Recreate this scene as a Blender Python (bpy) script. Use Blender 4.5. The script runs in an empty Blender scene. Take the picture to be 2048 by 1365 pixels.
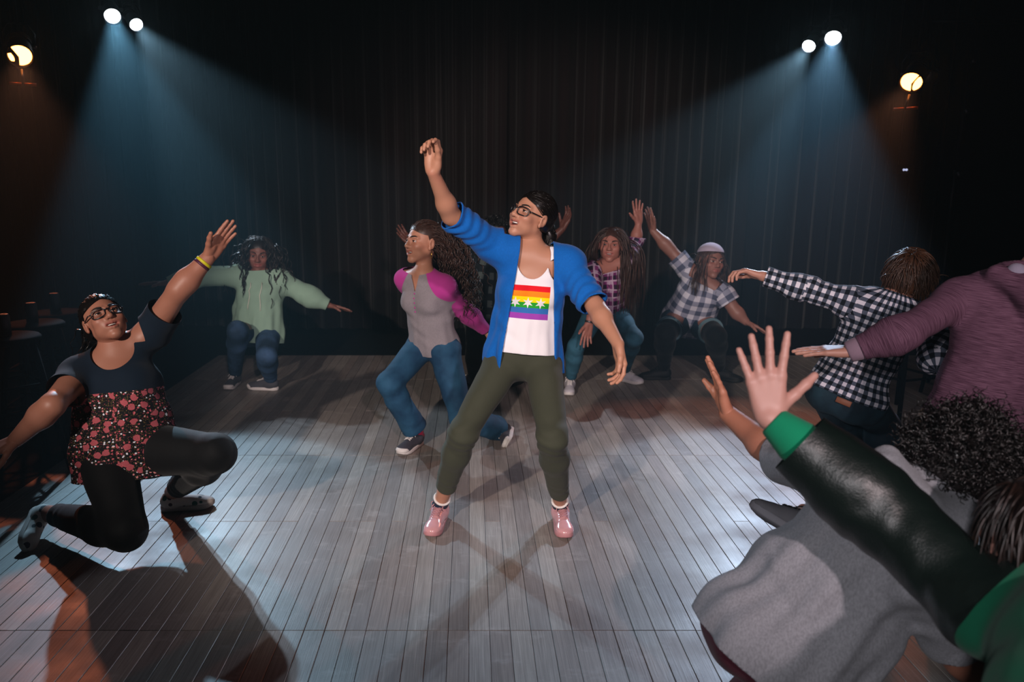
# Dance rehearsal on a dark plank stage under hazy spot lights.
import bpy, bmesh, math, random
import numpy as np
from mathutils import Vector, Matrix

SC = bpy.context.scene
COL = SC.collection

# ------------------------------------------------------------------ camera
CAM_H, PITCH, FPX, CX = 1.55, math.radians(11.64), 1500.0, 940.0
CTH, STH = math.cos(PITCH), math.sin(PITCH)
cam_d = bpy.data.cameras.new('camera')
cam_d.sensor_width = 36.0
cam_d.lens = FPX / 2048.0 * 36.0
cam_d.shift_x = (1024.0 - CX) / 2048.0
cam_d.clip_start, cam_d.clip_end = 0.05, 60
cam_d.dof.use_dof = True
cam_d.dof.focus_distance = 3.35
cam_d.dof.aperture_fstop = 2.8
cam = bpy.data.objects.new('camera', cam_d)
cam.location = (0, 0, CAM_H)
cam.rotation_euler = (math.pi / 2 - PITCH, 0, 0)
COL.objects.link(cam)
SC.camera = cam

# ------------------------------------------------------------------ world: dark hall filled with thin haze
world = bpy.data.worlds.new('dark_hall')
SC.world = world
world.use_nodes = True
wn = world.node_tree
wn.nodes['Background'].inputs['Color'].default_value = (0.85, 0.85, 0.95, 1)
wn.nodes['Background'].inputs['Strength'].default_value = 0.0
vs = wn.nodes.new('ShaderNodeVolumeScatter')
vs.inputs['Color'].default_value = (0.56, 0.88, 1.0, 1)
vs.inputs['Density'].default_value = 0.0078
vs.inputs['Anisotropy'].default_value = 0.55
wn.links.new(vs.outputs[0], wn.nodes['World Output'].inputs['Volume'])
try:
    SC.cycles.volume_bounces = 0
    SC.cycles.max_bounces = 5
    SC.cycles.diffuse_bounces = 2
    SC.cycles.caustics_reflective = False
    SC.cycles.caustics_refractive = False
except Exception:
    pass

# ------------------------------------------------------------------ exposure
SC.view_settings.view_transform = 'Standard'
SC.view_settings.look = 'None'
SC.view_settings.exposure = 0.0
SC.view_settings.gamma = 1.0
SC.view_settings.use_curve_mapping = False


def at(x, y, Y):
    """photo pixel + distance from the viewer along the stage -> point in the room"""
    u, w = (x - CX) / FPX, (682.5 - y) / FPX
    d = Vector((u, CTH + w * STH, -STH + w * CTH))
    return Vector((0, 0, CAM_H)) + d * (Y / d.y)


def spot(name, loc, target, watts, color, deg, blend, radius):
    ld = bpy.data.lights.new(name, 'SPOT')
    ld.energy, ld.color = watts, color
    ld.spot_size, ld.spot_blend, ld.shadow_soft_size = math.radians(deg), blend, radius
    o = bpy.data.objects.new(name, ld)
    o.location = loc
    o.rotation_euler = (Vector(target) - Vector(loc)).to_track_quat('-Z', 'Y').to_euler()
    COL.objects.link(o)
    return o


# the stage lamps hanging at the back: place of each lens and where it is aimed
LAMPS = [  # lens point, aim, watts, colour, cone, blend, lens radius, kind
    (at(225, 33, 7.3), (-1.05, 3.10, 0), 780, (0.42, 0.74, 1.0), 24, 0.3, 0.068, 'cool'),
    (at(273, 50, 7.5), (0.05, 3.5, 0), 420, (0.66, 0.83, 1.0), 29, 0.4, 0.058, 'cool'),
    (at(1666, 77, 7.3), (1.30, 3.2, 0), 680, (0.50, 0.72, 1.0), 25, 0.3, 0.068, 'cool'),
    (at(1617, 93, 7.5), (0.05, 3.5, 0), 420, (0.68, 0.82, 1.0), 29, 0.4, 0.058, 'cool'),
    (at(40, 112, 6.3), (-1.65, 2.8, 0), 140, (1.0, 0.26, 0.12), 34, 0.5, 0.085, 'orange'),
    (at(1822, 165, 6.8), (1.4, 4.2, 0.2), 150, (1.0, 0.26, 0.12), 36, 0.5, 0.085, 'orange'),
]
lamp_lights = []
for i, (p, aim, w, c, deg, bl, r, kind) in enumerate(LAMPS):
    d = (Vector(aim) - p).normalized()
    lamp_lights.append(spot('lamp_beam', p + d * 0.03, aim, w, c, deg, bl, r * 0.8))
# front-of-house lamps above and behind the viewer
spot('front_lamp_or_fill', (-2.4, -2.4, 3.1), (0.15, 4.8, 0.98), 1330, (1.0, 0.86, 0.77), 34, 0.5, 0.07)
spot('front_lamp_or_fill', (1.0, -2.7, 3.1), (0.6, 5.0, 0.95), 820, (1.0, 0.82, 0.84), 38, 0.6, 0.07)
# added unseen fill light, aimed at the performers in the near corner
spot('front_lamp_or_fill', (-1.0, -1.6, 2.35), (1.2, 1.9, 0.8), 280, (0.97, 0.93, 0.97), 27, 0.6, 0.1)


# ================================================================== helpers
def V(*a):
    return np.array(a, dtype=np.float64)


def nv(v):
    v = np.asarray(v, dtype=np.float64)
    return v / (np.linalg.norm(v) + 1e-12)


def A(x, y, Y):
    return np.array(at(x, y, Y))


def lerp(a, b, t):
    return a + (b - a) * t


CAMP = V(0, 0, CAM_H)


def reach(p, x, y, L, side=0):
    """end of a bone of length L from p that is seen at pixel (x, y); side -1 nearer to the viewer, +1 farther"""
    d = nv(A(x, y, 1.0) - CAMP)
    if isinstance(side, str):        # 'z0.09': the point at that height on the line of sight
        return CAMP + d * ((float(side[1:]) - CAM_H) / d[2])
    q = p - CAMP
    t0 = float(q @ d)
    perp = np.linalg.norm(q - d * t0)
    if side == 0 or perp >= L:
        return CAMP + d * t0
    return CAMP + d * (t0 + side * math.sqrt(L * L - perp * perp))


def srgb(h):
    h = h.lstrip('#')
    c = [int(h[i:i + 2], 16) / 255 for i in (0, 2, 4)]
    return tuple(x / 12.92 if x <= 0.04045 else ((x + 0.055) / 1.055) ** 2.4 for x in c)


# ---------------------------------------------------------------- signed distance modelling
def smin(a, b, k):
    if k <= 0:
        return np.minimum(a, b)
    h = np.maximum(k - np.abs(a - b), 0)
    return np.minimum(a, b) - h * h * (0.25 / k)


class Cone:
    """tapered round limb, optionally flattened along an axis"""
    def __init__(s, a, b, ra, rb, k=0.02, flat=None, fl=1.0):
        s.a, s.b, s.ra, s.rb, s.k = V(*a), V(*b), ra, rb, k
        s.n, s.fl = (None if flat is None else nv(flat)), fl
        r = max(ra, rb)
        s.lo, s.hi = np.minimum(s.a, s.b) - r, np.maximum(s.a, s.b) + r

    def d(s, X, Y, Z):
        f = np.float32
        a, ab = s.a.astype(f), (s.b - s.a).astype(f)
        px, py, pz = X - a[0], Y - a[1], Z - a[2]
        t = np.clip((px * ab[0] + py * ab[1] + pz * ab[2]) / f(ab @ ab + 1e-12), 0, 1)
        wx, wy, wz = px - t * ab[0], py - t * ab[1], pz - t * ab[2]
        sc = 1.0
        if s.n is not None:
            n = s.n.astype(f)
            c = (wx * n[0] + wy * n[1] + wz * n[2]) * f(1 / s.fl - 1)
            wx, wy, wz = wx + n[0] * c, wy + n[1] * c, wz + n[2] * c
            sc = f(min(1.0, 0.5 + 0.5 * s.fl))
        return (np.sqrt(wx * wx + wy * wy + wz * wz) - (f(s.ra) + t * f(s.rb - s.ra))) * sc


class Ell:
    """ellipsoid with axes rows R and radii r"""
    def __init__(s, c, R, r, k=0.02):
        s.c, s.R, s.r, s.k = V(*c), np.array(R, dtype=np.float64), V(*r), k
        e = np.sqrt(((s.R * s.r[:, None]) ** 2).sum(0))
        s.lo, s.hi = s.c - e, s.c + e

    def d(s, X, Y, Z):
        f = np.float32
        px, py, pz = X - f(s.c[0]), Y - f(s.c[1]), Z - f(s.c[2])
        k0 = k1 = 0
        for i in range(3):
            q = px * f(s.R[i, 0]) + py * f(s.R[i, 1]) + pz * f(s.R[i, 2])
            q1 = q / f(s.r[i])
            k0 = k0 + q1 * q1
            q2 = q1 / f(s.r[i])
            k1 = k1 + q2 * q2
        k0, k1 = np.sqrt(k0), np.sqrt(k1) + f(1e-6)
        return k0 * (k0 - 1) / k1


I3 = np.eye(3)


def Sph(c, r, k=0.02):
    return Cone(c, V(*c) + V(0, 0, 1e-5), r, r, k)


class Field:
    def __init__(s, lo, hi, h):
        s.h = h
        s.lo = np.floor(np.asarray(lo) / h - 3) * h
        s.n = np.ceil((np.asarray(hi) - s.lo) / h + 4).astype(int)
        s.F = np.full(s.n, 0.08, dtype=np.float32)
        s.ax = [(s.lo[i] + h * np.arange(s.n[i])).astype(np.float32) for i in range(3)]

    def block(s, lo, hi, m):
        i0 = np.clip(np.floor((lo - m - s.lo) / s.h).astype(int), 0, s.n)
        i1 = np.clip(np.ceil((hi + m - s.lo) / s.h).astype(int) + 1, 0, s.n)
        sl = tuple(slice(a, b) for a, b in zip(i0, i1))
        X = s.ax[0][sl[0]][:, None, None]
        Y = s.ax[1][sl[1]][None, :, None]
        Z = s.ax[2][sl[2]][None, None, :]
        return sl, X, Y, Z

    def add(s, p, k=None):
        k = p.k if k is None else k
        sl, X, Y, Z = s.block(p.lo, p.hi, k + 2.5 * s.h)
        if s.F[sl].size:
            s.F[sl] = smin(s.F[sl], p.d(X, Y, Z), k)

    def carve(s, p, k=None):
        k = p.k if k is None else k
        sl, X, Y, Z = s.block(p.lo, p.hi, k + 2.5 * s.h)
        if s.F[sl].size:
            s.F[sl] = -smin(-s.F[sl], p.d(X, Y, Z), k)

    def displace(s, fn, band=0.03):
        idx = np.nonzero(np.abs(s.F) < band)
        P = np.stack([s.ax[i][idx[i]] for i in range(3)], 1).astype(np.float64)
        s.F[idx] -= fn(P).astype(np.float32)

    def mesh(s):
        F, h = s.F, s.h
        for ax in range(3):  # closed at the border
            for e in (0, -1):
                sl = [slice(None)] * 3
                sl[ax] = e
                F[tuple(sl)] = np.maximum(F[tuple(sl)], 1e-4)
        S = F < 0
        o = [slice(0, -1), slice(1, None)]
        cnt = sum(S[o[i], o[j], o[k]].astype(np.int8) for i in (0, 1) for j in (0, 1) for k in (0, 1))
        act = (cnt > 0) & (cnt < 8)
        I = np.argwhere(act)
        if len(I) == 0:
            return np.zeros((0, 3)), np.zeros((0, 4), int)
        ids = np.full(act.shape, -1, dtype=np.int64)
        ids[act] = np.arange(len(I))
        corner = {}
        for i in (0, 1):
            for j in (0, 1):
                for k in (0, 1):
                    corner[i, j, k] = F[I[:, 0] + i, I[:, 1] + j, I[:, 2] + k].astype(np.float64)
        acc, n = np.zeros((len(I), 3)), np.zeros(len(I))
        keys = list(corner)
        for a in keys:
            for ax in range(3):
                if a[ax] == 0:
                    b = list(a)
                    b[ax] = 1
                    fa, fb = corner[a], corner[tuple(b)]
                    m = (fa < 0) != (fb < 0)
                    t = fa[m] / (fa[m] - fb[m])
                    p = np.repeat(np.array(a, float)[None], m.sum(), 0)
                    p[:, ax] += t
                    acc[m] += p
                    n[m] += 1
        verts = (I + acc / n[:, None]) * h + s.lo
        quads = []
        for ax in range(3):
            sl0, sl1 = [slice(None)] * 3, [slice(None)] * 3
            sl0[ax], sl1[ax] = slice(0, -1), slice(1, None)
            a, b = S[tuple(sl0)], S[tuple(sl1)]
            E = np.argwhere(a != b)
            o1, o2 = [x for x in range(3) if x != ax]
            E = E[(E[:, o1] > 0) & (E[:, o2] > 0) & (E[:, o1] < F.shape[o1] - 1) & (E[:, o2] < F.shape[o2] - 1)]
            flip = a[tuple(E.T)]
            c = []
            for d1, d2 in ((-1, -1), (0, -1), (0, 0), (-1, 0)):
                e = E.copy()
                e[:, o1] += d1
                e[:, o2] += d2
                c.append(ids[tuple(e.T)])
            q = np.stack(c, 1)
            if ax == 1:
                flip = ~flip
            q[~flip] = q[~flip][:, ::-1]
            quads.append(q)
        return verts, np.concatenate(quads)


def solid(prims, h, carve=(), disp=None, band=0.03):
    lo = np.min([p.lo for p in prims], 0) - 0.03
    hi = np.max([p.hi for p in prims], 0) + 0.03
    f = Field(lo, hi, h)
    for p in prims:
        f.add(p)
    for p in carve:
        f.carve(p)
    if disp is not None:
        f.displace(disp, band)
    return f.mesh()


class M:
    """growing mesh: vertices, faces, material index, uv per corner"""
    def __init__(s):
        s.v, s.f, s.m, s.n = [], [], [], 0
        s.nv = 0

    def add(s, v, f, m=0):
        v = np.asarray(v, float)
        if len(v) == 0:
            return s
        s.v.append(v)
        if isinstance(f, np.ndarray):
            f = (f + s.nv).tolist()
        else:
            f = [[i + s.nv for i in q] for q in f]
        s.f += f
        s.m += [m] * len(f)
        s.nv += len(v)
        return s

    @property
    def V(s):
        return np.concatenate(s.v) if s.v else np.zeros((0, 3))


def clip(v, f, val):
    """keep the part of a surface where val <= 0, cut cleanly along val = 0"""
    f = np.asarray(f)
    ins = val <= 0
    c = ins[f].sum(1)
    keep = f[c == f.shape[1]]
    mix = f[(c > 0) & (c < f.shape[1])]
    if f.shape[1] == 4:
        mix = np.concatenate([mix[:, [0, 1, 2]], mix[:, [0, 2, 3]]])
    out = [list(q) for q in keep.tolist()]
    newv, cache = [], {}
    nv0 = len(v)

    def cutp(a, b):
        key = (a, b) if a < b else (b, a)
        if key not in cache:
            t = val[a] / (val[a] - val[b])
            newv.append(v[a] + (v[b] - v[a]) * t)
            cache[key] = nv0 + len(newv) - 1
        return cache[key]
    for t in mix.tolist():
        poly = []
        for i in range(3):
            a, b = t[i], t[(i + 1) % 3]
            if ins[a]:
                poly.append(a)
            if ins[a] != ins[b]:
                poly.append(cutp(a, b))
        if len(poly) >= 3:
            out.append(poly)
    v2 = np.concatenate([v, np.array(newv).reshape(-1, 3)])
    used = np.zeros(len(v2), bool)
    for q in out:
        used[q] = True
    re = np.cumsum(used) - 1
    return v2[used], [[int(re[i]) for i in q] for q in out]


def vnormals(v, f):
    n = np.zeros_like(v)
    for q in f:
        pass
    tri = np.array([(q[0], q[i], q[i + 1]) for q in f for i in range(1, len(q) - 1)])
    fn = np.cross(v[tri[:, 1]] - v[tri[:, 0]], v[tri[:, 2]] - v[tri[:, 0]])
    for i in range(3):
        np.add.at(n, tri[:, i], fn)
    return n / (np.linalg.norm(n, axis=1, keepdims=True) + 1e-12)


def hem(v, f, t=0.006):
    """turn the open edges of a cut cloth inwards so that the cloth shows its thickness"""
    cnt = {}
    for q in f:
        for i in range(len(q)):
            a, b = q[i], q[(i + 1) % len(q)]
            cnt[(a, b)] = cnt.get((a, b), 0) + 1
    bd = [(a, b) for (a, b) in cnt if (b, a) not in cnt]
    if not bd:
        return v, f
    n = vnormals(v, f)
    new = {}
    vv = [v]
    add = []
    for a, b in bd:
        for i in (a, b):
            if i not in new:
                new[i] = len(v) + len(add)
                add.append(v[i] - n[i] * t)
    f = list(f) + [[b, a, new[a], new[b]] for a, b in bd]
    return np.concatenate([v, np.array(add)]), f


def obj(name, v, f, mats, parent=None, base=None, mi=None, smooth=True, uv=None, col=None):
    me = bpy.data.meshes.new(name)
    v = np.asarray(v, float)
    if base is not None:
        v = v - np.asarray(base)
    if isinstance(f, np.ndarray):
        f = f.tolist()
    me.from_pydata(v.tolist(), [], f)
    if not isinstance(mats, (list, tuple)):
        mats = [mats]
    for m in mats:
        me.materials.append(m)
    if mi is not None:
        me.polygons.foreach_set('material_index', np.asarray(mi, dtype=np.int32))
    if smooth:
        me.polygons.foreach_set('use_smooth', np.ones(len(me.polygons), dtype=bool))
    if uv is not None:
        L = me.uv_layers.new(name='UVMap')
        L.data.foreach_set('uv', np.asarray(uv, dtype=np.float32).ravel())
    if col is not None:
        a = me.color_attributes.new('Col', 'FLOAT_COLOR', 'POINT')
        c = np.ones((len(v), 4), dtype=np.float32)
        c[:, :3] = col
        a.data.foreach_set('color', c.ravel())
    me.update()
    o = bpy.data.objects.new(name, me)
    COL.objects.link(o)
    if parent is not None:
        o.parent = parent
    return o


def tag(o, label=None, cat=None, group=None, kind=None):
    for k, x in (('label', label), ('category', cat), ('group', group), ('kind', kind)):
        if x:
            o[k] = x
    return o


def empty(name, loc, label, cat, group=None):
    o = bpy.data.objects.new(name, None)
    o.empty_display_size = 0.1
    o.location = loc
    COL.objects.link(o)
    return tag(o, label, cat, group)


# ---------------------------------------------------------------- plain shapes
def box(lo, hi, bev=0.0):
    (x0, y0, z0), (x1, y1, z1) = lo, hi
    if bev <= 0:
        v = [(x, y, z) for z in (z0, z1) for x, y in ((x0, y0), (x1, y0), (x1, y1), (x0, y1))]
        f = [[3, 2, 1, 0], [4, 5, 6, 7]] + [[i, (i + 1) % 4, 4 + (i + 1) % 4, 4 + i] for i in range(4)]
        return np.array(v, float), f
    b = bev
    v, rings = [], [(z0, b), (z0 + b, 0), (z1 - b, 0), (z1, b)]
    for z, i in rings:
        v += [(x0 + i, y0 + i, z), (x1 - i, y0 + i, z), (x1 - i, y1 - i, z), (x0 + i, y1 - i, z)]
    f = [[3, 2, 1, 0], [12, 13, 14, 15]]
    for r in range(3):
        f += [[r * 4 + i, r * 4 + (i + 1) % 4, r * 4 + 4 + (i + 1) % 4, r * 4 + 4 + i] for i in range(4)]
    return np.array(v, float), f


def frame_of(d, up=(0, 0, 1)):
    d = nv(d)
    up = V(*up)
    if abs(d @ up) > 0.97 * np.linalg.norm(up):
        up = V(1, 0, 0) if abs(d[0]) < 0.9 else V(0, 1, 0)
    x = nv(np.cross(up, d))
    return x, np.cross(d, x), d


def tube(pts, r, sides=8, cap=True, closed=False):
    pts = np.asarray(pts, float)
    n = len(pts)
    r = np.broadcast_to(r, (n,))
    T = np.gradient(pts, axis=0) if not closed else np.roll(pts, -1, 0) - np.roll(pts, 1, 0)
    T /= np.linalg.norm(T, axis=1, keepdims=True) + 1e-12
    x, y, _ = frame_of(T[0])
    v = []
    ang = np.arange(sides) * 2 * math.pi / sides
    for i in range(n):
        x = nv(x - T[i] * (x @ T[i]))
        y = np.cross(T[i], x)
        v.append(pts[i] + r[i] * (np.cos(ang)[:, None] * x + np.sin(ang)[:, None] * y))
    v = np.concatenate(v)
    f = []
    for i in range(n if closed else n - 1):
        j = (i + 1) % n
        for s in range(sides):
            s2 = (s + 1) % sides
            f.append([i * sides + s, i * sides + s2, j * sides + s2, j * sides + s])
    if cap and not closed:
        f.append(list(range(sides))[::-1])
        f.append([(n - 1) * sides + s for s in range(sides)])
    return v, f


def lathe(a, axis, prof, sides=20):
    """profile of (distance along axis, radius) turned about the axis"""
    x, y, d = frame_of(axis)
    ang = np.arange(sides) * 2 * math.pi / sides
    v = np.concatenate([V(*a) + d * h + r * (np.cos(ang)[:, None] * x + np.sin(ang)[:, None] * y) for h, r in prof])
    f = []
    for i in range(len(prof) - 1):
        for s in range(sides):
            s2 = (s + 1) % sides
            f.append([i * sides + s, i * sides + s2, (i + 1) * sides + s2, (i + 1) * sides + s])
    f.append(list(range(sides))[::-1])
    f.append([(len(prof) - 1) * sides + s for s in range(sides)])
    return v, f


def strands(P, rad, sides=3):
    """many hair strands at once: P is (n, steps, 3)"""
    n, k, _ = P.shape
    T = np.gradient(P, axis=1)
    T /= np.linalg.norm(T, axis=2, keepdims=True) + 1e-9
    ref = np.zeros_like(T)
    ref[..., 0] = 0.31
    ref[..., 1] = 0.83
    ref[..., 2] = 0.46
    x = np.cross(T, ref)
    x /= np.linalg.norm(x, axis=2, keepdims=True) + 1e-9
    y = np.cross(T, x)
    prof = (np.sin(np.linspace(0.25, math.pi - 0.12, k)) ** 0.5)[None, :, None]
    r = np.asarray(rad).reshape(-1, 1, 1) * prof
    v = np.stack([P + r * (math.cos(a) * x + math.sin(a) * y) for a in np.arange(sides) * 2 * math.pi / sides], 2)
    idx = np.arange(n * k * sides).reshape(n, k, sides)
    f = np.stack([idx[:, :-1], np.roll(idx, -1, 2)[:, :-1], np.roll(idx, -1, 2)[:, 1:], idx[:, 1:]], -1)
    return v.reshape(-1, 3), f.reshape(-1, 4)


# ================================================================== materials
class NT:
    def __init__(s, name):
        s.mat = bpy.data.materials.new(name)
        s.mat.use_nodes = True
        s.t = s.mat.node_tree
        s.b = s.t.nodes['Principled BSDF']

    def node(s, typ, **kw):
        n = s.t.nodes.new(typ)
        for k, x in kw.items():
            setattr(n, k, x)
        return n

    def put(s, sock, x):
        if isinstance(x, bpy.types.NodeSocket):
            s.t.links.new(x, sock)
        elif x is not None:
            if isinstance(x, (tuple, list)) and len(x) == 3 and sock.type == 'RGBA':
                x = (*x, 1)
            sock.default_value = x

    def math(s, op, a, b=None, c=None):
        n = s.node('ShaderNodeMath', operation=op)
        for i, x in enumerate((a, b, c)):
            s.put(n.inputs[i], x)
        return n.outputs[0]

    def mix(s, fac, a, b):
        n = s.node('ShaderNodeMix', data_type='RGBA')
        s.put(n.inputs['Factor'], fac)
        s.put(n.inputs['A'], a)
        s.put(n.inputs['B'], b)
        return n.outputs['Result']

    def coord(s, which='Object'):
        return s.node('ShaderNodeTexCoord').outputs[which]

    def noise(s, vec, scale, detail=3, rough=0.55, out=0):
        n = s.node('ShaderNodeTexNoise')
        s.put(n.inputs['Vector'], vec)
        n.inputs['Scale'].default_value = scale
        n.inputs['Detail'].default_value = detail
        n.inputs['Roughness'].default_value = rough
        return n.outputs[out]

    def mapping(s, vec, scale=(1, 1, 1), loc=(0, 0, 0)):
        n = s.node('ShaderNodeMapping')
        s.put(n.inputs['Vector'], vec)
        n.inputs['Scale'].default_value = scale
        n.inputs['Location'].default_value = loc
        return n.outputs[0]

    def ramp(s, fac, stops, mode='LINEAR'):
        n = s.node('ShaderNodeValToRGB')
        n.color_ramp.interpolation = mode
        e = n.color_ramp.elements
        while len(e) < len(stops):
            e.new(0.5)
        for el, (p, c) in zip(e, stops):
            el.position = p
            el.color = (*c, 1) if len(c) == 3 else c
        s.put(n.inputs[0], fac)
        return n.outputs[0]

    def sep(s, vec):
        n = s.node('ShaderNodeSeparateXYZ')
        s.put(n.inputs[0], vec)
        return n.outputs

    def bump(s, height, strength=0.3, dist=0.01, normal=None):
        n = s.node('ShaderNodeBump')
        s.put(n.inputs['Height'], height)
        n.inputs['Strength'].default_value = strength
        n.inputs['Distance'].default_value = dist
        if normal is not None:
            s.put(n.inputs['Normal'], normal)
        s.put(s.b.inputs['Normal'], n.outputs[0])
        return n.outputs[0]

    def fin(s, color=None, rough=None, metal=None, spec=None, **kw):
        s.put(s.b.inputs['Base Color'], color)
        s.put(s.b.inputs['Roughness'], rough)
        s.put(s.b.inputs['Metallic'], metal)
        s.put(s.b.inputs['Specular IOR Level'], spec)
        for k, x in kw.items():
            s.put(s.b.inputs[k.replace('_', ' ')], x)
        return s.mat


def plain(name, col, rough=0.5, metal=0.0, spec=0.4, var=0.12, scale=30):
    n = NT(name)
    c = srgb(col)
    nz = n.noise(n.coord(), scale, 3)
    dark = tuple(x * (1 - var) for x in c)
    return n.fin(n.mix(nz, dark, tuple(min(1, x * (1 + var)) for x in c)), rough, metal, spec)


def cloth(name, col, rough=0.85, weave=600, fold=9, var=0.18, bump=0.25, heather=0.0, sheen=0.06):
    n = NT(name)
    c = srgb(col)
    co = n.coord()
    fine = n.noise(co, weave, 2)
    big = n.noise(co, fold, 3)
    base = n.mix(big, tuple(x * (1 - var) for x in c), tuple(min(1, x * (1 + var * 0.6)) for x in c))
    if heather:
        hz = n.noise(n.mapping(co, (230, 230, 90)), 1, 4, 0.7)
        hz = n.ramp(hz, [(0.38, (0, 0, 0)), (0.62, (1, 1, 1))])
        base = n.mix(n.math('MULTIPLY', hz, heather), base, tuple(x * 0.45 for x in c))
    n.bump(n.math('ADD', n.math('MULTIPLY', fine, 0.12), big), bump, 0.012)
    return n.fin(base, rough, 0, 0.2, Sheen_Weight=sheen, Sheen_Roughness=0.5)


def skin_mat(name):
    n = NT(name)
    at_ = n.node('ShaderNodeAttribute', attribute_name='Col').outputs['Color']
    co = n.coord()
    mott = n.noise(co, 28, 3)
    base = n.mix(n.math('MULTIPLY', mott, 0.16), at_, (0.30, 0.10, 0.07))
    n.bump(n.noise(co, 420, 2), 0.06, 0.002)
    return n.fin(base, 0.47, 0, 0.4, Subsurface_Weight=0.06, Subsurface_Radius=(0.02, 0.008, 0.005))


def hair_mat(name, col, col2=None, rough=0.38):
    n = NT(name)
    co = n.coord()
    nz = n.noise(co, 60, 3)
    return n.fin(n.mix(nz, srgb(col), srgb(col2 or col)), rough, 0, 0.5)


def denim(name, col, faded):
    n = NT(name)
    co = n.coord()
    big = n.noise(co, 5, 4)
    tw = n.noise(n.mapping(co, (900, 900, 250)), 1, 2)
    base = n.mix(n.ramp(big, [(0.4, (0, 0, 0)), (0.68, (1, 1, 1))]), srgb(col), srgb(faded))
    base = n.mix(n.math('MULTIPLY', tw, 0.25), base, tuple(x * 0.4 for x in srgb(col)))
    n.bump(n.math('ADD', n.math('MULTIPLY', tw, 0.15), n.noise(co, 14, 3)), 0.3, 0.012)
    return n.fin(base, 0.8, 0, 0.25)


def plaid(name, light, mid, dark, cell=0.03, accent=None, soft=0.0):
    """woven check, uv in metres"""
    n = NT(name)
    x, y, _ = n.sep(n.coord('UV'))

    def stripe(c, w=0.5, per=1.0, ph=0.0):
        fr = n.math('FRACT', n.math('ADD', n.math('DIVIDE', c, cell * 2 * per), ph))
        return n.math('LESS_THAN', fr, w)
    s = n.math('MULTIPLY', n.math('ADD', stripe(x), stripe(y)), 0.5)
    col = n.ramp(s, [(0.0, srgb(light)), (0.3, srgb(mid)), (0.75, srgb(dark))], 'CONSTANT')
    if accent:
        t = n.math('MAXIMUM', stripe(x, 0.16, 1, 0.17), stripe(y, 0.16, 1, 0.17))
        col = n.mix(n.math('MULTIPLY', t, 0.75), col, srgb(accent))
    co = n.coord()
    n.bump(n.math('ADD', n.math('MULTIPLY', n.noise(co, 700, 2), 0.12), n.noise(co, 10, 3)), 0.25, 0.012)
    return n.fin(col, 0.85, 0, 0.2)


def floral(name):
    n = NT(name)
    uv = n.coord('UV')
    warp = n.node('ShaderNodeVectorMath', operation='MULTIPLY_ADD')
    n.put(warp.inputs[0], n.noise(uv, 60, 2, out=1))
    warp.inputs[1].default_value = (0.012, 0.012, 0)
    n.put(warp.inputs[2], uv)
    p = warp.outputs[0]

    def vor(scale):
        v = n.node('ShaderNodeTexVoronoi', voronoi_dimensions='2D')
        n.put(v.inputs['Vector'], p)
        v.inputs['Scale'].default_value = scale
        return v.outputs['Distance'], n.sep(v.outputs['Color'])[0]
    col = srgb('#0b0d12')
    d3, r3 = vor(150)
    leaf = n.math('MULTIPLY', n.math('LESS_THAN', d3, 0.30), n.math('GREATER_THAN', r3, 0.35))
    col = n.mix(leaf, col, n.ramp(r3, [(0.35, srgb('#4a3a22')), (0.6, srgb('#6d5a34')), (0.8, srgb('#7a3440'))], 'CONSTANT'))
    d2, r2 = vor(70)
    dot = n.math('MULTIPLY', n.math('LESS_THAN', d2, 0.24), n.math('GREATER_THAN', r2, 0.45))
    col = n.mix(dot, col, n.ramp(r2, [(0.45, srgb('#c9606c')), (0.7, srgb('#d98b90')), (0.86, srgb('#dfe2ee'))], 'CONSTANT'))
    d1, r1 = vor(27)
    rose = n.math('MULTIPLY', n.math('LESS_THAN', d1, 0.36), n.math('GREATER_THAN', r1, 0.5))
    petal = n.math('FRACT', n.math('MULTIPLY', d1, 11))
    col = n.mix(rose, col, n.mix(petal, srgb('#cf6a74'), srgb('#84323e')))
    n.bump(n.noise(n.coord(), 10, 3), 0.3, 0.012)
    return n.fin(col, 0.8, 0, 0.25)


def knit_stripes(name, c1, c2):
    n = NT(name)
    uv = n.coord('UV')
    w = n.noise(n.mapping(uv, (16, 420, 1)), 1, 3)
    co = n.coord()
    n.bump(n.math('ADD', n.math('MULTIPLY', w, 0.3), n.noise(co, 9, 3)), 0.35, 0.012)
    return n.fin(n.mix(n.ramp(w, [(0.35, (0, 0, 0)), (0.62, (1, 1, 1))]), srgb(c1), srgb(c2)), 0.85, 0, 0.2)


def emitter(name, col, strength):
    n = NT(name)
    n.put(n.b.inputs['Emission Color'], srgb(col))
    n.b.inputs['Emission Strength'].default_value = strength
    return n.fin(srgb(col), 0.3)


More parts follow.
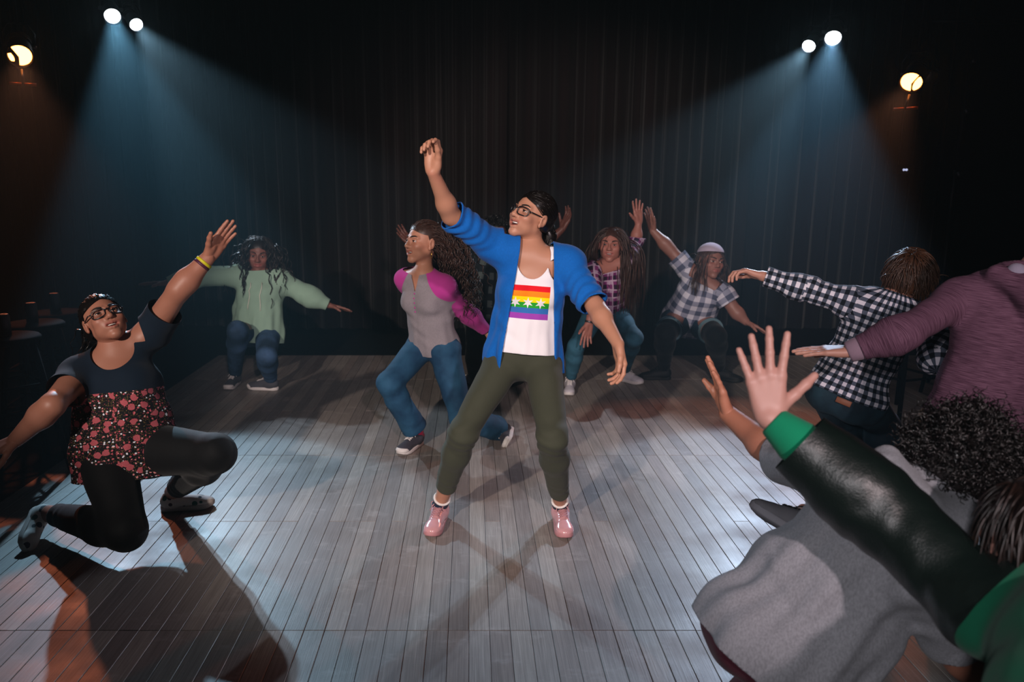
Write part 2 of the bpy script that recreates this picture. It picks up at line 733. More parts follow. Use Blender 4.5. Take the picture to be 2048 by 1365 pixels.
def tank_print(name):
    """white jersey with a six-stripe rainbow flag and a row of six-pointed stars; uv = metres from the print's centre"""
    n = NT(name)
    x, y, _ = n.sep(n.coord('UV'))
    HW, HH = 0.118, 0.072
    st = n.math('DIVIDE', n.math('ADD', y, HH), 2 * HH)
    rb = n.ramp(st, [(0.0, srgb('#9a3fae')), (0.17, srgb('#2f6cb4')), (0.335, srgb('#22a02c')), (0.5, srgb('#ffe600')),
                     (0.667, srgb('#ff8a14')), (0.835, srgb('#e01020'))], 'CONSTANT')
    inside = n.math('MULTIPLY', n.math('LESS_THAN', n.math('ABSOLUTE', x), HW), n.math('LESS_THAN', n.math('ABSOLUTE', y), HH))
    P = 0.054
    xs = n.math('ADD', n.math('DIVIDE', x, P), 20.0)
    lx = n.math('MULTIPLY', n.math('SUBTRACT', n.math('FRACT', xs), 0.5), P)
    ly = n.math('ADD', y, 0.002)
    r = n.math('SQRT', n.math('ADD', n.math('MULTIPLY', lx, lx), n.math('MULTIPLY', ly, ly)))
    a = n.math('ARCTAN2', lx, ly)
    seg = math.pi / 3
    fr = n.math('FRACT', n.math('ADD', n.math('DIVIDE', a, seg), 10.5))
    da = n.math('MULTIPLY', n.math('ABSOLUTE', n.math('SUBTRACT', fr, 0.5)), seg)   # 0 at a point, pi/6 in a notch
    R, ri = 0.024, 0.0098
    x2, y2 = ri * math.cos(seg / 2), ri * math.sin(seg / 2)
    nx, ny = y2, R - x2
    rad = n.math('DIVIDE', R * nx, n.math('ADD', n.math('MULTIPLY', n.math('COSINE', da), nx), n.math('MULTIPLY', n.math('SINE', da), ny)))
    star = n.math('MULTIPLY', n.math('LESS_THAN', r, rad), n.math('LESS_THAN', n.math('ABSOLUTE', x), 2 * P))
    white = srgb('#eceaf0')
    col = n.mix(inside, white, n.mix(star, rb, white))
    co = n.coord()
    n.bump(n.math('ADD', n.math('MULTIPLY', n.noise(co, 700, 2), 0.1), n.noise(co, 9, 3)), 0.2, 0.012)
    return n.fin(col, 0.8, 0, 0.25)


# ================================================================== the setting
def plank_mat(name, island):
    n = NT(name)
    if island:
        rnd = n.node('ShaderNodeNewGeometry').outputs['Random Per Island']
    else:
        rnd = n.node('ShaderNodeObjectInfo').outputs['Random']
    pos = n.node('ShaderNodeNewGeometry').outputs['Position']
    off = n.node('ShaderNodeCombineXYZ')
    n.put(off.inputs[2], n.math('MULTIPLY', rnd, 37.0))
    v = n.node('ShaderNodeVectorMath', operation='ADD')
    n.put(v.inputs[0], pos)
    n.put(v.inputs[1], off.outputs[0])
    p = v.outputs[0]
    tone = n.ramp(rnd, [(0.0, srgb('#8c8580')), (0.22, srgb('#9a928b')), (0.42, srgb('#8f847d')), (0.6, srgb('#a29a92')),
                        (0.78, srgb('#857e7a')), (0.9, srgb('#958d88'))], 'CONSTANT')
    wob = n.noise(n.mapping(p, (6, 1.4, 1)), 1, 2)
    g = n.node('ShaderNodeTexWave', wave_type='BANDS', bands_direction='X')
    n.put(g.inputs['Vector'], n.mapping(p, (1, 0.02, 1)))
    g.inputs['Scale'].default_value = 55
    g.inputs['Distortion'].default_value = 14
    g.inputs['Detail'].default_value = 3
    g.inputs['Detail Scale'].default_value = 1.6
    grain = n.noise(n.mapping(p, (150, 4, 1)), 1, 4, 0.6)
    gm = n.math('MULTIPLY', n.math('MULTIPLY', g.outputs['Fac'], wob), 0.55)
    col = n.mix(gm, tone, srgb('#4f453f'))
    col = n.mix(n.math('MULTIPLY', n.ramp(grain, [(0.35, (0, 0, 0)), (0.75, (1, 1, 1))]), 0.5), col, srgb('#544a45'))
    # worn scuffs and scratches of the floor paint
    sc = n.noise(n.mapping(pos, (5, 9, 1)), 1, 6, 0.7)
    col = n.mix(n.math('MULTIPLY', n.ramp(sc, [(0.56, (0, 0, 0)), (0.75, (1, 1, 1))]), 0.35), col, srgb('#bdb6b2'))
    ru = n.ramp(n.noise(n.mapping(pos, (4, 4, 1)), 1, 4), [(0.3, (0.36,) * 3), (0.7, (0.58,) * 3)])
    n.bump(n.math('ADD', grain, n.math('MULTIPLY', g.outputs['Fac'], 0.3)), 0.12, 0.002)
    return n.fin(col, ru, 0, 0.4)


m_plank, m_plank_far = plank_mat('worn_plank', False), plank_mat('worn_plank_far', True)
m_sub = plain('black_subfloor_and_shade', '#0d0b0a', 0.9, 0, 0.1)  # subfloor, and the flat black that stands in for unlit planks
m_black = plain('black_paint', '#090909', 0.85, 0, 0.15)
m_metal = plain('black_metal', '#15151a', 0.4, 0.7, 0.5)
m_steel = plain('dull_steel', '#6b6b70', 0.35, 0.9, 0.5)

X0, X1, YB = -5.2, 5.4, 8.5
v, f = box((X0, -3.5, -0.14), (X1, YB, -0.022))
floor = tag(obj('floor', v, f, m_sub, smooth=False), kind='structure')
v, f = box((X0, YB, -0.1), (X1, YB + 0.1, 4.6))
tag(obj('wall_back', v, f, m_black, smooth=False), kind='structure')
v, f = box((X0 - 0.1, -3.5, -0.1), (X0, YB, 4.6))
tag(obj('wall_left', v, f, m_black, smooth=False), kind='structure')
v, f = box((X1, -3.5, -0.1), (X1 + 0.1, YB, 4.6))
tag(obj('wall_right', v, f, m_black, smooth=False), kind='structure')
v, f = box((X0, -3.5, 4.6), (X1, YB, 4.7))
tag(obj('ceiling', v, f, m_black, smooth=False), kind='structure')

PW, PX, SEAM, BAY = 0.0735, 0.364, 2.41, 1.78
random.seed(5)
cells = []
for c in range(-62, 62):
    x = PX + c * PW
    if x < -2.4:
        continue
    for k in range(-2, 3):
        y0 = SEAM + k * BAY
        if k == 2:
            cells.append((x, y0, BAY / 2))
            continue
        if random.random() < 0.45:
            cells += [(x, y0, BAY / 2), (x, y0 + BAY / 2, BAY / 2)]
        else:
            cells.append((x, y0, BAY))


def seen_size(c):
    x, y, L = c
    ym = max(y + L / 2, 0.8)
    if y + L < 1.75 or abs(x) > 0.78 * (ym + 0.5):
        return 0
    return L / (ym * ym)


cells.sort(key=seen_size, reverse=True)
pm = {}
for L in (BAY, BAY / 2):
    v, f = box((0.0009, 0.0006, -0.02), (PW - 0.0009, L - 0.0006, 0), 0.0013)
    me = bpy.data.meshes.new('plank')
    me.from_pydata(v.tolist(), [], f)
    me.materials.append(m_plank)
    pm[L] = me
for x, y, L in cells[:300]:
    o = bpy.data.objects.new('plank', pm[L])
    o.location = (x, y, random.uniform(-0.0007, 0.0))
    COL.objects.link(o)
    o.parent = floor
far = M()
for x, y, L in cells[300:]:
    if y + L < 0.3:
        continue
    v, f = box((x + 0.0009, y + 0.0011, -0.02), (x + PW - 0.0009, y + L - 0.0011, random.uniform(-0.0007, 0)), 0.0016)
    far.add(v, f)
v, f = box((X0, -3.4, -0.022), (PX - 37 * PW, 5.97 + BAY / 2, -0.001))  # shade as black colour: the planks run on here outside the light
tag(obj('wing_floor_shade', v, f, m_sub, floor, smooth=False), 'flat black sheet for the unlit floor beside the planks')
v, f = box((X0, 5.97 + BAY / 2, -0.022), (X1, YB, -0.001))  # the light's falloff towards the back, laid in as plain black
tag(obj('backstage_floor_shade', v, f, m_sub, floor, smooth=False), 'flat black sheet for the unlit floor beyond the planks')
tag(obj('plank_field', far.V, far.f, m_plank_far, floor, smooth=False), kind='stuff')

# ---- pleated curtain panels in front of the back wall
def curtain_mat(name, c1, c2):
    n = NT(name)
    co = n.coord()
    st = n.noise(n.mapping(co, (7, 1, 0.05)), 1, 4)
    col = n.mix(n.ramp(st, [(0.35, (0, 0, 0)), (0.7, (1, 1, 1))]), srgb(c1), srgb(c2))
    n.bump(n.noise(n.mapping(co, (90, 90, 6)), 1, 2), 0.2, 0.004)
    return n.fin(col, 0.9, 0, 0.15, Sheen_Weight=0.2)


m_curt = curtain_mat('dark_brown_velour', '#100b0c', '#1d1314')
m_curtb = curtain_mat('black_velour', '#0c0b0e', '#15131a')


def curtain(xa, xb, y, z0, z1, mat, label, seed, amp=0.045, pitch=0.17):
    rng = random.Random(seed)
    n = int((xb - xa) / 0.018)
    xs = np.linspace(xa, xb, n)
    ph = np.cumsum(np.full(n, (xb - xa) / n) * 2 * math.pi / pitch * np.array([1 + 0.35 * math.sin(i * 0.05 + seed) for i in range(n)]))
    zs = np.linspace(z0, z1, 9)
    v = []
    for z in zs:
        a = amp * (1.1 - 0.35 * (z - z0) / (z1 - z0))
        v.append(np.stack([xs + 0.3 * a * np.sin(2 * ph), y + a * np.sin(ph) + 0.3 * a * np.sin(2.3 * ph + 1 + 0.2 * z), np.full(n, z)], 1))
    v = np.concatenate(v)
    f = [[i * n + j, i * n + j + 1, (i + 1) * n + j + 1, (i + 1) * n + j] for i in range(len(zs) - 1) for j in range(n - 1)]
    base = V((xa + xb) / 2, y, z0)
    root = empty('stage_curtain', base, label, 'curtain', 'curtain panels along the back of the stage')
    obj('drape', v, f, mat, root, base)
    o, q = box((xa, y - amp - 0.02, z0), (xb, y - amp - 0.012, z0 + 0.03)), None
    hv, hf = tube([(xa, y, z1 - 0.01), (xb, y, z1 - 0.01)], 0.022, 8)
    obj('curtain_rail', hv, hf, m_metal, root, base)


curtain(-5.1, -2.3, 8.36, 0.004, 4.35, m_curtb, 'black pleated curtain panel behind the performer in the mint hoodie', 1)
curtain(-2.36, 0.38, 8.2, 0.004, 4.35, m_curt, 'dark brown pleated curtain panel behind the woman in the pink and grey top', 2)
curtain(0.30, 3.06, 8.36, 0.004, 4.35, m_curt, 'dark brown pleated curtain panel behind the two performers touching hands', 3)
curtain(3.0, 5.3, 8.2, 0.004, 4.35, m_curtb, 'black pleated curtain panel behind the orange lamp and pole stand', 4)

# ---- hanging lamps
m_lens = {'cool': emitter('white_hot_lens', '#eaf4ff', 26), 'orange': emitter('orange_hot_lens', '#ff8a3a', 20)}
m_glow_rim = plain('orange_reflection_bar', '#b04a20', 0.35, 0.3, 0.5)  # orange light of the lamp painted into the metal
lamp_labels = [
    'lit white stage lamp, higher of the pair beaming down onto the kneeling woman',
    'lit white stage lamp, lower of the pair above the kneeling woman',
    'lit white stage lamp, higher of the pair near the pole stand',
    'lit white stage lamp, lower of the pair beaming over the woman in the cap',
    'glowing orange stage lamp above the kneeling woman in the floral top',
    'glowing orange stage lamp beside the unlit lamp on the pole stand']


def stage_lamp(i, p, aim, r, kind, lit=True, label=None, hang=4.45):
    p = np.array(p)
    d = nv(np.array(aim) - p)
    root = empty('stage_lamp', p, label, 'stage lamp', 'lamps hanging over the stage' if lit else None)
    back = p - d * 0.30
    v, f = lathe(back, d, [(0, r * 0.55), (0.012, r * 0.8), (0.03, r * 0.95), (0.10, r * 1.0), (0.19, r * 1.08), (0.28, r * 1.16),
                           (0.305, r * 1.2), (0.31, r * 1.2), (0.31, r * 1.06), (0.285, r * 1.03)], 24)
    obj('housing', v, f, m_metal, root, p)
    for q in (0.05, 0.09, 0.13):
        v, f = lathe(back + d * q, d, [(0, r * 1.02), (0.0, r * 1.1), (0.008, r * 1.1), (0.008, r * 1.02)], 24)
        obj('cooling_fin', v, f, m_metal, root, p)
    # lens: domed disc; the orange lamps are half covered by a shutter leaf
    v, f = lathe(p - d * 0.02, d, [(0, r * 1.0), (0.006, r * 0.98), (0.016, r * 0.75), (0.022, r * 0.4), (0.024, 0.001)], 24)
    ln = obj('lens', v, f, m_lens[kind] if lit else m_steel, root, p)
    x, y, _ = frame_of(d)
    side = nv(np.cross(d, V(0, 0, 1)))
    if kind == 'orange' and lit:
        sg = 1 if p[0] < 0 else -1
        s0 = V(sg * -1.0, 0, 0)
        up = nv(np.cross(s0, d))
        c = p + d * 0.016
        pts = [c + s0 * r * 1.25 + up * r * 1.1, c + s0 * r * 1.25 - up * r * 1.1, c + s0 * r * 0.45 - up * r * 1.0,
               c + s0 * r * 0.10, c + s0 * r * 0.45 + up * r * 1.0]
        pts = np.array(pts)
        m_ = M()
        vv = np.concatenate([pts, pts + d * 0.004])
        m_.add(vv, [[0, 1, 2, 3, 4][::-1], [5, 6, 7, 8, 9]] + [[k, (k + 1) % 5, 5 + (k + 1) % 5, 5 + k] for k in range(5)])
        obj('shutter', m_.V, m_.f, m_metal, root, p, smooth=False)
        # bracket bars below; the lamp's orange reflection is put into their colour
        for a, b in ((-1.1, -0.1), (0.1, 1.1)):
            q0 = p + d * 0.10 - V(0, 0, 1) * r * 2.0 + side * r * a
            q1 = p + d * 0.10 - V(0, 0, 1) * r * 2.0 + side * r * b
            v, f = tube([q0, q1], 0.012, 8)
            obj('frame_bar', v, f, m_glow_rim, root, p)
        v, f = tube([p + d * 0.01 - V(0, 0, 1) * r * 1.15, p + d * 0.10 - V(0, 0, 1) * r * 2.0], 0.01, 8)
        obj('frame_arm', v, f, m_metal, root, p)
    # yoke and hook clamp
    c = p - d * 0.17
    up = V(0, 0, 1)
    pts = [c + side * r * 1.3, c + side * r * 1.35 + up * r * 1.2, c + side * r * 0.8 + up * r * 2.1,
           c - side * r * 0.8 + up * r * 2.1, c - side * r * 1.35 + up * r * 1.2, c - side * r * 1.3]
    v, f = tube(pts, 0.009, 8)
    obj('yoke', v, f, m_metal, root, p)
    for sg in (-1, 1):
        v, f = lathe(c + side * r * 1.02 * sg, side * sg, [(0, 0.016), (0.03, 0.016), (0.036, 0.012)], 12)
        obj('yoke_knob', v, f, m_steel, root, p)
    v, f = tube([c + up * r * 2.1, c + up * (hang - c[2])], 0.011, 8)
    obj('hanger', v, f, m_metal, root, p)
    return c


for i, (p, aim, w, c, deg, bl, r, kind) in enumerate(LAMPS):
    if i != 5:
        stage_lamp(i, p, aim, r, kind, True, lamp_labels[i])
c5 = stage_lamp(5, LAMPS[5][0], LAMPS[5][1], LAMPS[5][6], 'orange', True, lamp_labels[5], hang=4.45)
stage_lamp(6, at(1862, 156, 7.05), (3.0, 3.0, 0), 0.06, 'cool', False, 'unlit stage lamp with dull lens at the top of the pole stand', hang=2.9)
# pipes the lamps hang from
for lab, y0 in (('black lighting pipe that the white lamps hang from', 7.55), ('black lighting pipe that the orange lamps hang from', 6.5)):
    base = V(0, y0, 4.45)
    v, f = tube([(X0 + 0.05, y0, 4.45), (X1 - 0.05, y0, 4.45)], 0.03, 12)
    root = empty('lighting_pipe', base, lab, 'pipe')
    obj('pipe', v, f, m_metal, root, base)
    for x in (-4.0, -1.3, 1.3, 4.0):
        v, f = tube([(x, y0, 4.45), (x, y0, 4.6)], 0.012, 8)
        obj('pipe_hanger', v, f, m_metal, root, base)

# pole stand at the right with a cross arm and clamps
ps = at(1903, 420, 6.9)
base = V(ps.x, ps.y, 0)
root = empty('lamp_stand', base, 'tall thin black pole stand holding the unlit lamp', 'stand')
v, f = tube([(ps.x, ps.y, 0.04), (ps.x, ps.y, 1.7)], 0.022, 10)
obj('lower_tube', v, f, m_metal, root, base)
v, f = tube([(ps.x, ps.y, 1.65), (ps.x, ps.y, 2.98)], 0.016, 10)
obj('upper_tube', v, f, m_metal, root, base)
v, f = tube([(ps.x - 0.38, ps.y, 2.95), (ps.x + 0.38, ps.y, 2.95)], 0.02, 10)
obj('cross_arm', v, f, m_metal, root, base)
for z in (1.66, 2.2, 2.62):
    v, f = lathe((ps.x, ps.y - 0.03, z), (0, -1, 0), [(0, 0.02), (0.02, 0.022), (0.03, 0.014)], 12)
    obj('clamp_knob', v, f, m_steel, root, base)
for a in range(3):
    t = a * 2.09 + 0.4
    v, f = tube([(ps.x, ps.y, 0.75), (ps.x + 0.5 * math.cos(t), ps.y + 0.5 * math.sin(t), 0.012)], 0.011, 8)
    obj('leg', v, f, m_metal, root, base)

# a small blue-white pilot light on a black box on the wall side
pl = at(1807, 340, 7.7)
root = empty('wall_indicator', pl, 'small pale indicator light glowing on the dark curtain', 'light')
v, f = box((pl.x - 0.09, pl.y - 0.03, pl.z - 0.05), (pl.x + 0.09, pl.y + 0.03, pl.z + 0.05), 0.006)
obj('case', v, f, m_black, root, pl, smooth=False)
for dx in (-0.014, 0.012):
    v, f = lathe((pl.x + dx, pl.y - 0.03, pl.z), (0, -1, 0), [(0, 0.012), (0.006, 0.011), (0.009, 0.004)], 12)
    obj('diode', v, f, emitter('pilot_diode', '#cfd8ff', 0.8), root, pl)


# ---- black bar stools standing in the dark
def stool(x, y, rz, label, group):
    base = V(x, y, 0)
    root = empty('bar_stool', base, label, 'stool', group)
    c, s = math.cos(rz), math.sin(rz)
    H = 0.76

    def R(px, py, pz):
        return (x + c * px - s * py, y + s * px + c * py, pz)
    v, f = lathe((x, y, H - 0.03), (0, 0, 1), [(0, 0.15), (0.004, 0.165), (0.024, 0.17), (0.034, 0.16), (0.036, 0.10)], 24)
    obj('seat', v, f, m_stool, root, base)
    tops, feet = [], []
    for a, b in ((1, 1), (-1, 1), (-1, -1), (1, -1)):
        p0, p1 = R(a * 0.10, b * 0.10, H - 0.03), R(a * 0.19, b * 0.19, 0.002)
        v, f = tube([p0, p1], (0.018, 0.014), 8)
        obj('leg', v, f, m_stool, root, base)
        tops.append(V(*p0)); feet.append(V(*p1))
    for z in (0.3, 0.52):
        for i in range(4):
            t = (H - z) / H
            a, b = lerp(tops[i], feet[i], t), lerp(tops[(i + 1) % 4], feet[(i + 1) % 4], t)
            v, f = tube([a, b], 0.009, 8)
            obj('rung', v, f, m_stool, root, base)


m_stool = plain('black_lacquer', '#050505', 0.9, 0, 0.05)
m_can = plain('brushed_can', '#3c3c44', 0.4, 0.5, 0.5)
left_st = [(12, 0.8, 3.95), (70, 0.2, 4.35), (118, 0.5, 4.75)]
LL = ['black bar stool by the wall, nearest to the outstretched arm of the kneeling woman',
      'black bar stool by the wall, in the middle of the row of three',
      'black bar stool by the wall, behind the head of the kneeling woman']
CL = ['metal drink can on the stool nearest the outstretched arm of the kneeling woman',
      'metal drink can on the middle stool of the row of three by the wall',
      'metal drink can on the stool behind the head of the kneeling woman']
for (px, rz, Y), lab, cl in zip(left_st, LL, CL):
    p = at(px, 682.5, Y)
    stool(p.x, Y, rz, lab, 'bar stools in the dark')
    b = V(p.x, Y, 0.766)
    root = empty('drink_can', b, cl, 'can', 'drink cans on the stools')
    v, f = lathe(b, (0, 0, 1), [(0, 0.026), (0.004, 0.032), (0.105, 0.032), (0.115, 0.027), (0.117, 0.027), (0.117, 0.02)], 18)
    obj('can_body', v, f, m_can, root, b)
    v, f = box((b[0] - 0.008, b[1] - 0.014, b[2] + 0.1165), (b[0] + 0.008, b[1] + 0.006, b[2] + 0.119))
    obj('pull_tab', v, f, m_steel, root, b, smooth=False)
for px, Y, rz, lab in ((1800, 5.0, 0.3, 'black bar stool behind the legs of the boy in the checked shirt'),
                       (1905, 5.6, 0.9, 'black bar stool behind the performer in the maroon hoodie')):
    p = at(px, 782, Y)
    stool(p.x, Y, rz, lab, 'bar stools in the dark')


# ================================================================== people
m_skin = skin_mat('skin')
m_eye_w, m_eye_i = plain('eye_white', '#b9aea8', 0.3, 0, 0.4), plain('iris_dark', '#1c0f0a', 0.1, 0, 0.7)
m_teeth = plain('teeth', '#efe8e2', 0.25, 0, 0.5)
m_mouth = plain('mouth_inside', '#3a1214', 0.6)


class Person:
    def __init__(s, label, H, tone, pelvis, pf, neck, cf, shL, shR, armL, armR, legL, legR, head, hf, hu,
                 build=1.0, bust=0.0, hs=1.0, res=0.009, hres=0.0045, seed=0, bend=0, torso=0.47, hipw=0.085, shw=0.155, fit=1.0, lips='#9a4a48',
                 mouth=0.5, eyes=True, fat=1.0, nk=0.046, jaw=1.0, gaze=(0, 0)):
        s.H, s.sc, s.tone, s.b, s.bust, s.hs, s.res, s.hres = H, H / 1.65, srgb(tone), build, bust, hs * H / 1.65, res, hres
        s.rng = random.Random(seed)
        s.seed, s.fat, s.nk, s.jaw, s.gaze = seed, fat, nk, jaw, gaze
        k = s.sc
        s.pel = A(*pelvis)
        s.neck = reach(s.pel, neck[0], neck[1], torso * k, neck[2])
        s.up = nv(s.neck - s.pel)
        s.pf = nv(V(*pf))
        s.pl = nv(np.cross(s.up, s.pf))
        s.pf = np.cross(s.pl, s.up)
        cf = nv(V(*cf))
        s.cl = nv(np.cross(s.up, cf))
        s.cf = np.cross(s.cl, s.up)
        s.hipL, s.hipR = s.pel + s.pl * hipw * k, s.pel - s.pl * hipw * k
        nb = s.neck - s.up * 0.035 * k
        s.shL = reach(nb, shL[0], shL[1], shw * k, shL[2])
        s.shR = reach(nb, shR[0], shR[1], shw * k, shR[2])
        s.arm, s.leg, s.hand = {}, {}, {}
        for n, sh, a in (('L', s.shL, armL), ('R', s.shR, armR)):
            e = reach(sh, a[0][0], a[0][1], 0.275 * k, a[0][2])
            w = reach(e, a[1][0], a[1][1], 0.235 * k, a[1][2])
            t = reach(w, a[2][0], a[2][1], 0.16 * k, a[2][2])
            s.arm[n] = (sh, e, w)
            s.hand[n] = nv(t - w)
        for n, hp, a in (('L', s.hipL, legL), ('R', s.hipR, legR)):
            e = reach(hp, a[0][0], a[0][1], 0.41 * k, a[0][2])
            w = reach(e, a[1][0], a[1][1], 0.385 * k, a[1][2])
            t = reach(w, a[2][0], a[2][1], 0.19 * k, a[2][2])
            s.leg[n] = [hp, e, w, t]
        s.mouth, s.lips, s.eyes = mouth, srgb(lips), eyes
        s.hc = reach(s.neck, head[0], head[1], 0.135 * k, head[2])
        hf = nv(V(*hf))
        hl = nv(np.cross(V(*hu), hf))
        s.hR = np.array([hl, hf, np.cross(hf, hl)])       # rows: left, forward, up
        allp = np.array([s.leg['L'][2], s.leg['R'][2], s.leg['L'][1], s.leg['R'][1]])
        s.base = V(s.pel[0], s.pel[1], 0.0)
        s.root = empty('person', s.base, label, 'person')
        s.body = M()

    # ---- measurements
    def report(s, nm):
        L = np.linalg.norm
        out = [nm, 'torso %.2f' % L(s.neck - s.pel), 'shw %.2f/%.2f' % (L(s.shL - s.neck), L(s.shR - s.neck))]
        for n in 'LR':
            a, g = s.arm[n], s.leg[n]
            out.append('%s arm %.2f %.2f leg %.2f %.2f ankle z %.2f Y %.2f knee z %.2f Y %.2f' % (n, L(a[1] - a[0]), L(a[2] - a[1]), L(g[1] - g[0]), L(g[2] - g[1]), g[2][2], g[2][1], g[1][2], g[1][1]))
        out.append('head z %.2f Y %.2f' % (s.hc[2], s.hc[1]))
        print(' | '.join(out))

    # ---- torso and limbs as solids, inflated by e
    def torso(s, e=0.0, hemz=None, flare=0.0, lo=True, k=0.05):
        q, b = s.sc, s.b * s.fat
        B = s.b
        mid = lambda t: lerp(s.pel, s.neck, t)
        Rp = np.array([s.pl, s.pf, s.up])
        Rc = np.array([s.cl, s.cf, s.up])
        Rm = np.array([nv(s.pl + s.cl), nv(s.pf + s.cf), s.up])
        out = []
        if lo:
            out += [Ell(mid(0.05), Rp, V(0.150 * b, 0.108 * b, 0.105) * q + e, k),
                    Ell(s.pel - s.pf * 0.05 * q + s.pl * 0.065 * q - s.up * 0.01, Rp, V(0.082 * b, 0.078 * b, 0.095) * q + e, k),
                    Ell(s.pel - s.pf * 0.05 * q - s.pl * 0.065 * q - s.up * 0.01, Rp, V(0.082 * b, 0.078 * b, 0.095) * q + e, k)]
        out += [Ell(mid(0.33), Rm, V(0.128 * b, 0.094 * b, 0.135) * q + e, k),
                Ell(mid(0.62) - s.cf * 0.005, Rc, V(0.142 * B, 0.102 * b, 0.15) * q + e, k),
                Cone(lerp(s.neck, s.shL, 0.55) - s.up * 0.03 * q, lerp(s.neck, s.shR, 0.55) - s.up * 0.03 * q, 0.066 * q + e, 0.066 * q + e, k),
                Cone(s.neck - s.up * 0.01, s.shL, 0.05 * q + e, 0.045 * q + e, k * 0.8),
                Cone(s.neck - s.up * 0.01, s.shR, 0.05 * q + e, 0.045 * q + e, k * 0.8)]
        if s.bust:
            for g in (-1, 1):
                out.append(Ell(mid(0.64) + s.cf * (0.062 * q) + s.cl * g * 0.068 * q, Rc, V(0.066, 0.058, 0.066) * q * s.bust + e, 0.035))
        if hemz is not None:     # skirt part of a shirt, hanging below the waist
            a, bb = mid(0.28), s.pel + s.up * (hemz - 0.06)
            r = (0.138 * b) * q + e
            out.append(Cone(a, bb, r, r + flare, k, s.pf, 0.78))
        return out

    def arms(s, n, e=0.0, t1=2.0, k=0.03, cuff=0.0, loose=0.0):
        q, b = s.sc, (s.b - 1) * 0.5 + s.fat
        a, el, w = s.arm[n]
        out = []
        te = min(t1, 1.0)
        r0, r1, r2, r3 = 0.050 * b * q + e, 0.037 * b * q + e, 0.040 * b * q + e, 0.026 * b * q + e
        out.append(Sph(a, r0 * 1.05, k))
        out.append(Cone(a, lerp(a, el, te), r0, lerp(r0, r1, te) + loose, k))
        if t1 > 1:
            m = lerp(el, w, 0.28)
            out.append(Cone(el, m, r1 + loose, r2 + loose, k))
            tt = (t1 - 1.0)
            out.append(Cone(m, lerp(el, w, max(tt, 0.3)), r2 + loose, lerp(r2, r3, tt) + loose + cuff, k))
        return out

    def legs(s, n, e=0.0, t1=2.0, k=0.03, loose=0.0, flare=0.0):
        q, b = s.sc, s.b * s.fat
        hp, kn, an, _ = s.leg[n]
        r = [0.088 * b * q + e, 0.056 * b * q + e, 0.057 * b * q + e, 0.036 * (0.5 * b + 0.5) * q + e]
        te = min(t1, 1.0)
        out = [Sph(hp, r[0], k), Cone(hp, lerp(hp, kn, te), r[0], lerp(r[0], r[1], te) + loose, k)]
        if t1 > 1:
            bk = nv(np.cross(np.cross(kn - hp, an - kn) + 1e-6, an - kn))
            m = lerp(kn, an, 0.28)
            tt = t1 - 1.0
            out.append(Cone(kn, m, r[1] + loose, r[2] + loose, k))
            out.append(Cone(m, lerp(kn, an, max(tt, 0.3)), r[2] + loose, lerp(r[2], r[3], max(tt, 0.3)) + loose + flare, k))
        return out

    # ---- bare body
    def make_body(s, arms=('L', 'R'), calves=True, hands=None):
        q = s.sc
        pr = s.torso(0.0)
        for n in 'LR':
            pr += s.arms(n, 0.0) + s.legs(n, -0.004)
            an, toe = s.leg[n][2], s.leg[n][3]
            dn = nv(an - s.leg[n][1])
            pr.append(Cone(an, an + dn * 0.035 * q + nv(toe - an) * 0.03 * q, 0.031 * q, 0.022 * q, 0.015))
            sh = s.arm[n][0]
        pr.append(Cone(s.neck - s.up * 0.03, s.hc - s.hR[2] * 0.05 * s.hs - s.hR[1] * 0.02 * s.hs, s.nk * 1.1 * q * s.fat, s.nk * q * s.fat, 0.03))
        # collar bones
        for sh in (s.shL, s.shR):
            pr.append(Cone(s.neck + s.cf * 0.048 * q - s.up * 0.03 * q, lerp(s.neck, sh, 0.8) + s.cf * 0.03 * q, 0.011, 0.009, 0.012))
        v, f = solid(pr, s.res)
        s.body.add(v, f)

    def hpt(s, x, y, z):
        return s.hc + s.hs * (x * s.hR[0] + y * s.hR[1] + z * s.hR[2])

    def make_head(s, detail=True):
        h, R = s.hs, s.hR
        P = s.hpt

        def E(c, r, k):
            return Ell(P(*c), R, V(*r) * h, k * h)

        def C(a, b, ra, rb, k):
            return Cone(P(*a), P(*b), ra * h, rb * h, k * h)
        nk = s.neck - s.up * 0.012
        fr = s.nk * s.sc * s.fat
        pr = [E((0, -0.018, 0.030), (0.076, 0.094, 0.083), 0.02), E((0, 0.018, -0.020), (0.060 * s.jaw, 0.072, 0.086), 0.03)]
        for g in (-1, 1):
            pr += [C((0.046 * g * s.jaw, 0.002, -0.056), (0.012 * g, 0.062, -0.098), 0.018, 0.016, 0.02),
                   E((0.038 * g, 0.056 + 0.003 * s.mouth, -0.028), (0.027, 0.026, 0.025), 0.02),
                   C((0.012 * g, 0.081, 0.020), (0.046 * g, 0.065, 0.020), 0.008, 0.008, 0.012),
                   E((0.035 * g, 0.038, -0.062), (0.026, 0.030, 0.026), 0.02)]
        pr += [E((0, 0.068, -0.101), (0.019, 0.018, 0.015), 0.014),
               E((0, 0.068, -0.057), (0.036, 0.021, 0.028), 0.02)]
        pr.append(Cone(nk, P(0, -0.02, -0.055), fr * 1.1, fr, 0.03))
        # nose
        pr += [C((0, 0.086, 0.012), (0, 0.102, -0.026), 0.007, 0.0105, 0.008), E((0, 0.101, -0.029), (0.012, 0.011, 0.010), 0.008)]
        for g in (-1, 1):
            pr.append(E((0.0125 * g, 0.090, -0.031), (0.0085, 0.011, 0.0085), 0.006))
            # ears
            pr.append(E((0.078 * g, -0.008, -0.006), (0.008, 0.019, 0.031), 0.005))
            pr.append(E((0.079 * g, 0.004, -0.031), (0.006, 0.009, 0.012), 0.005))
        cv = []
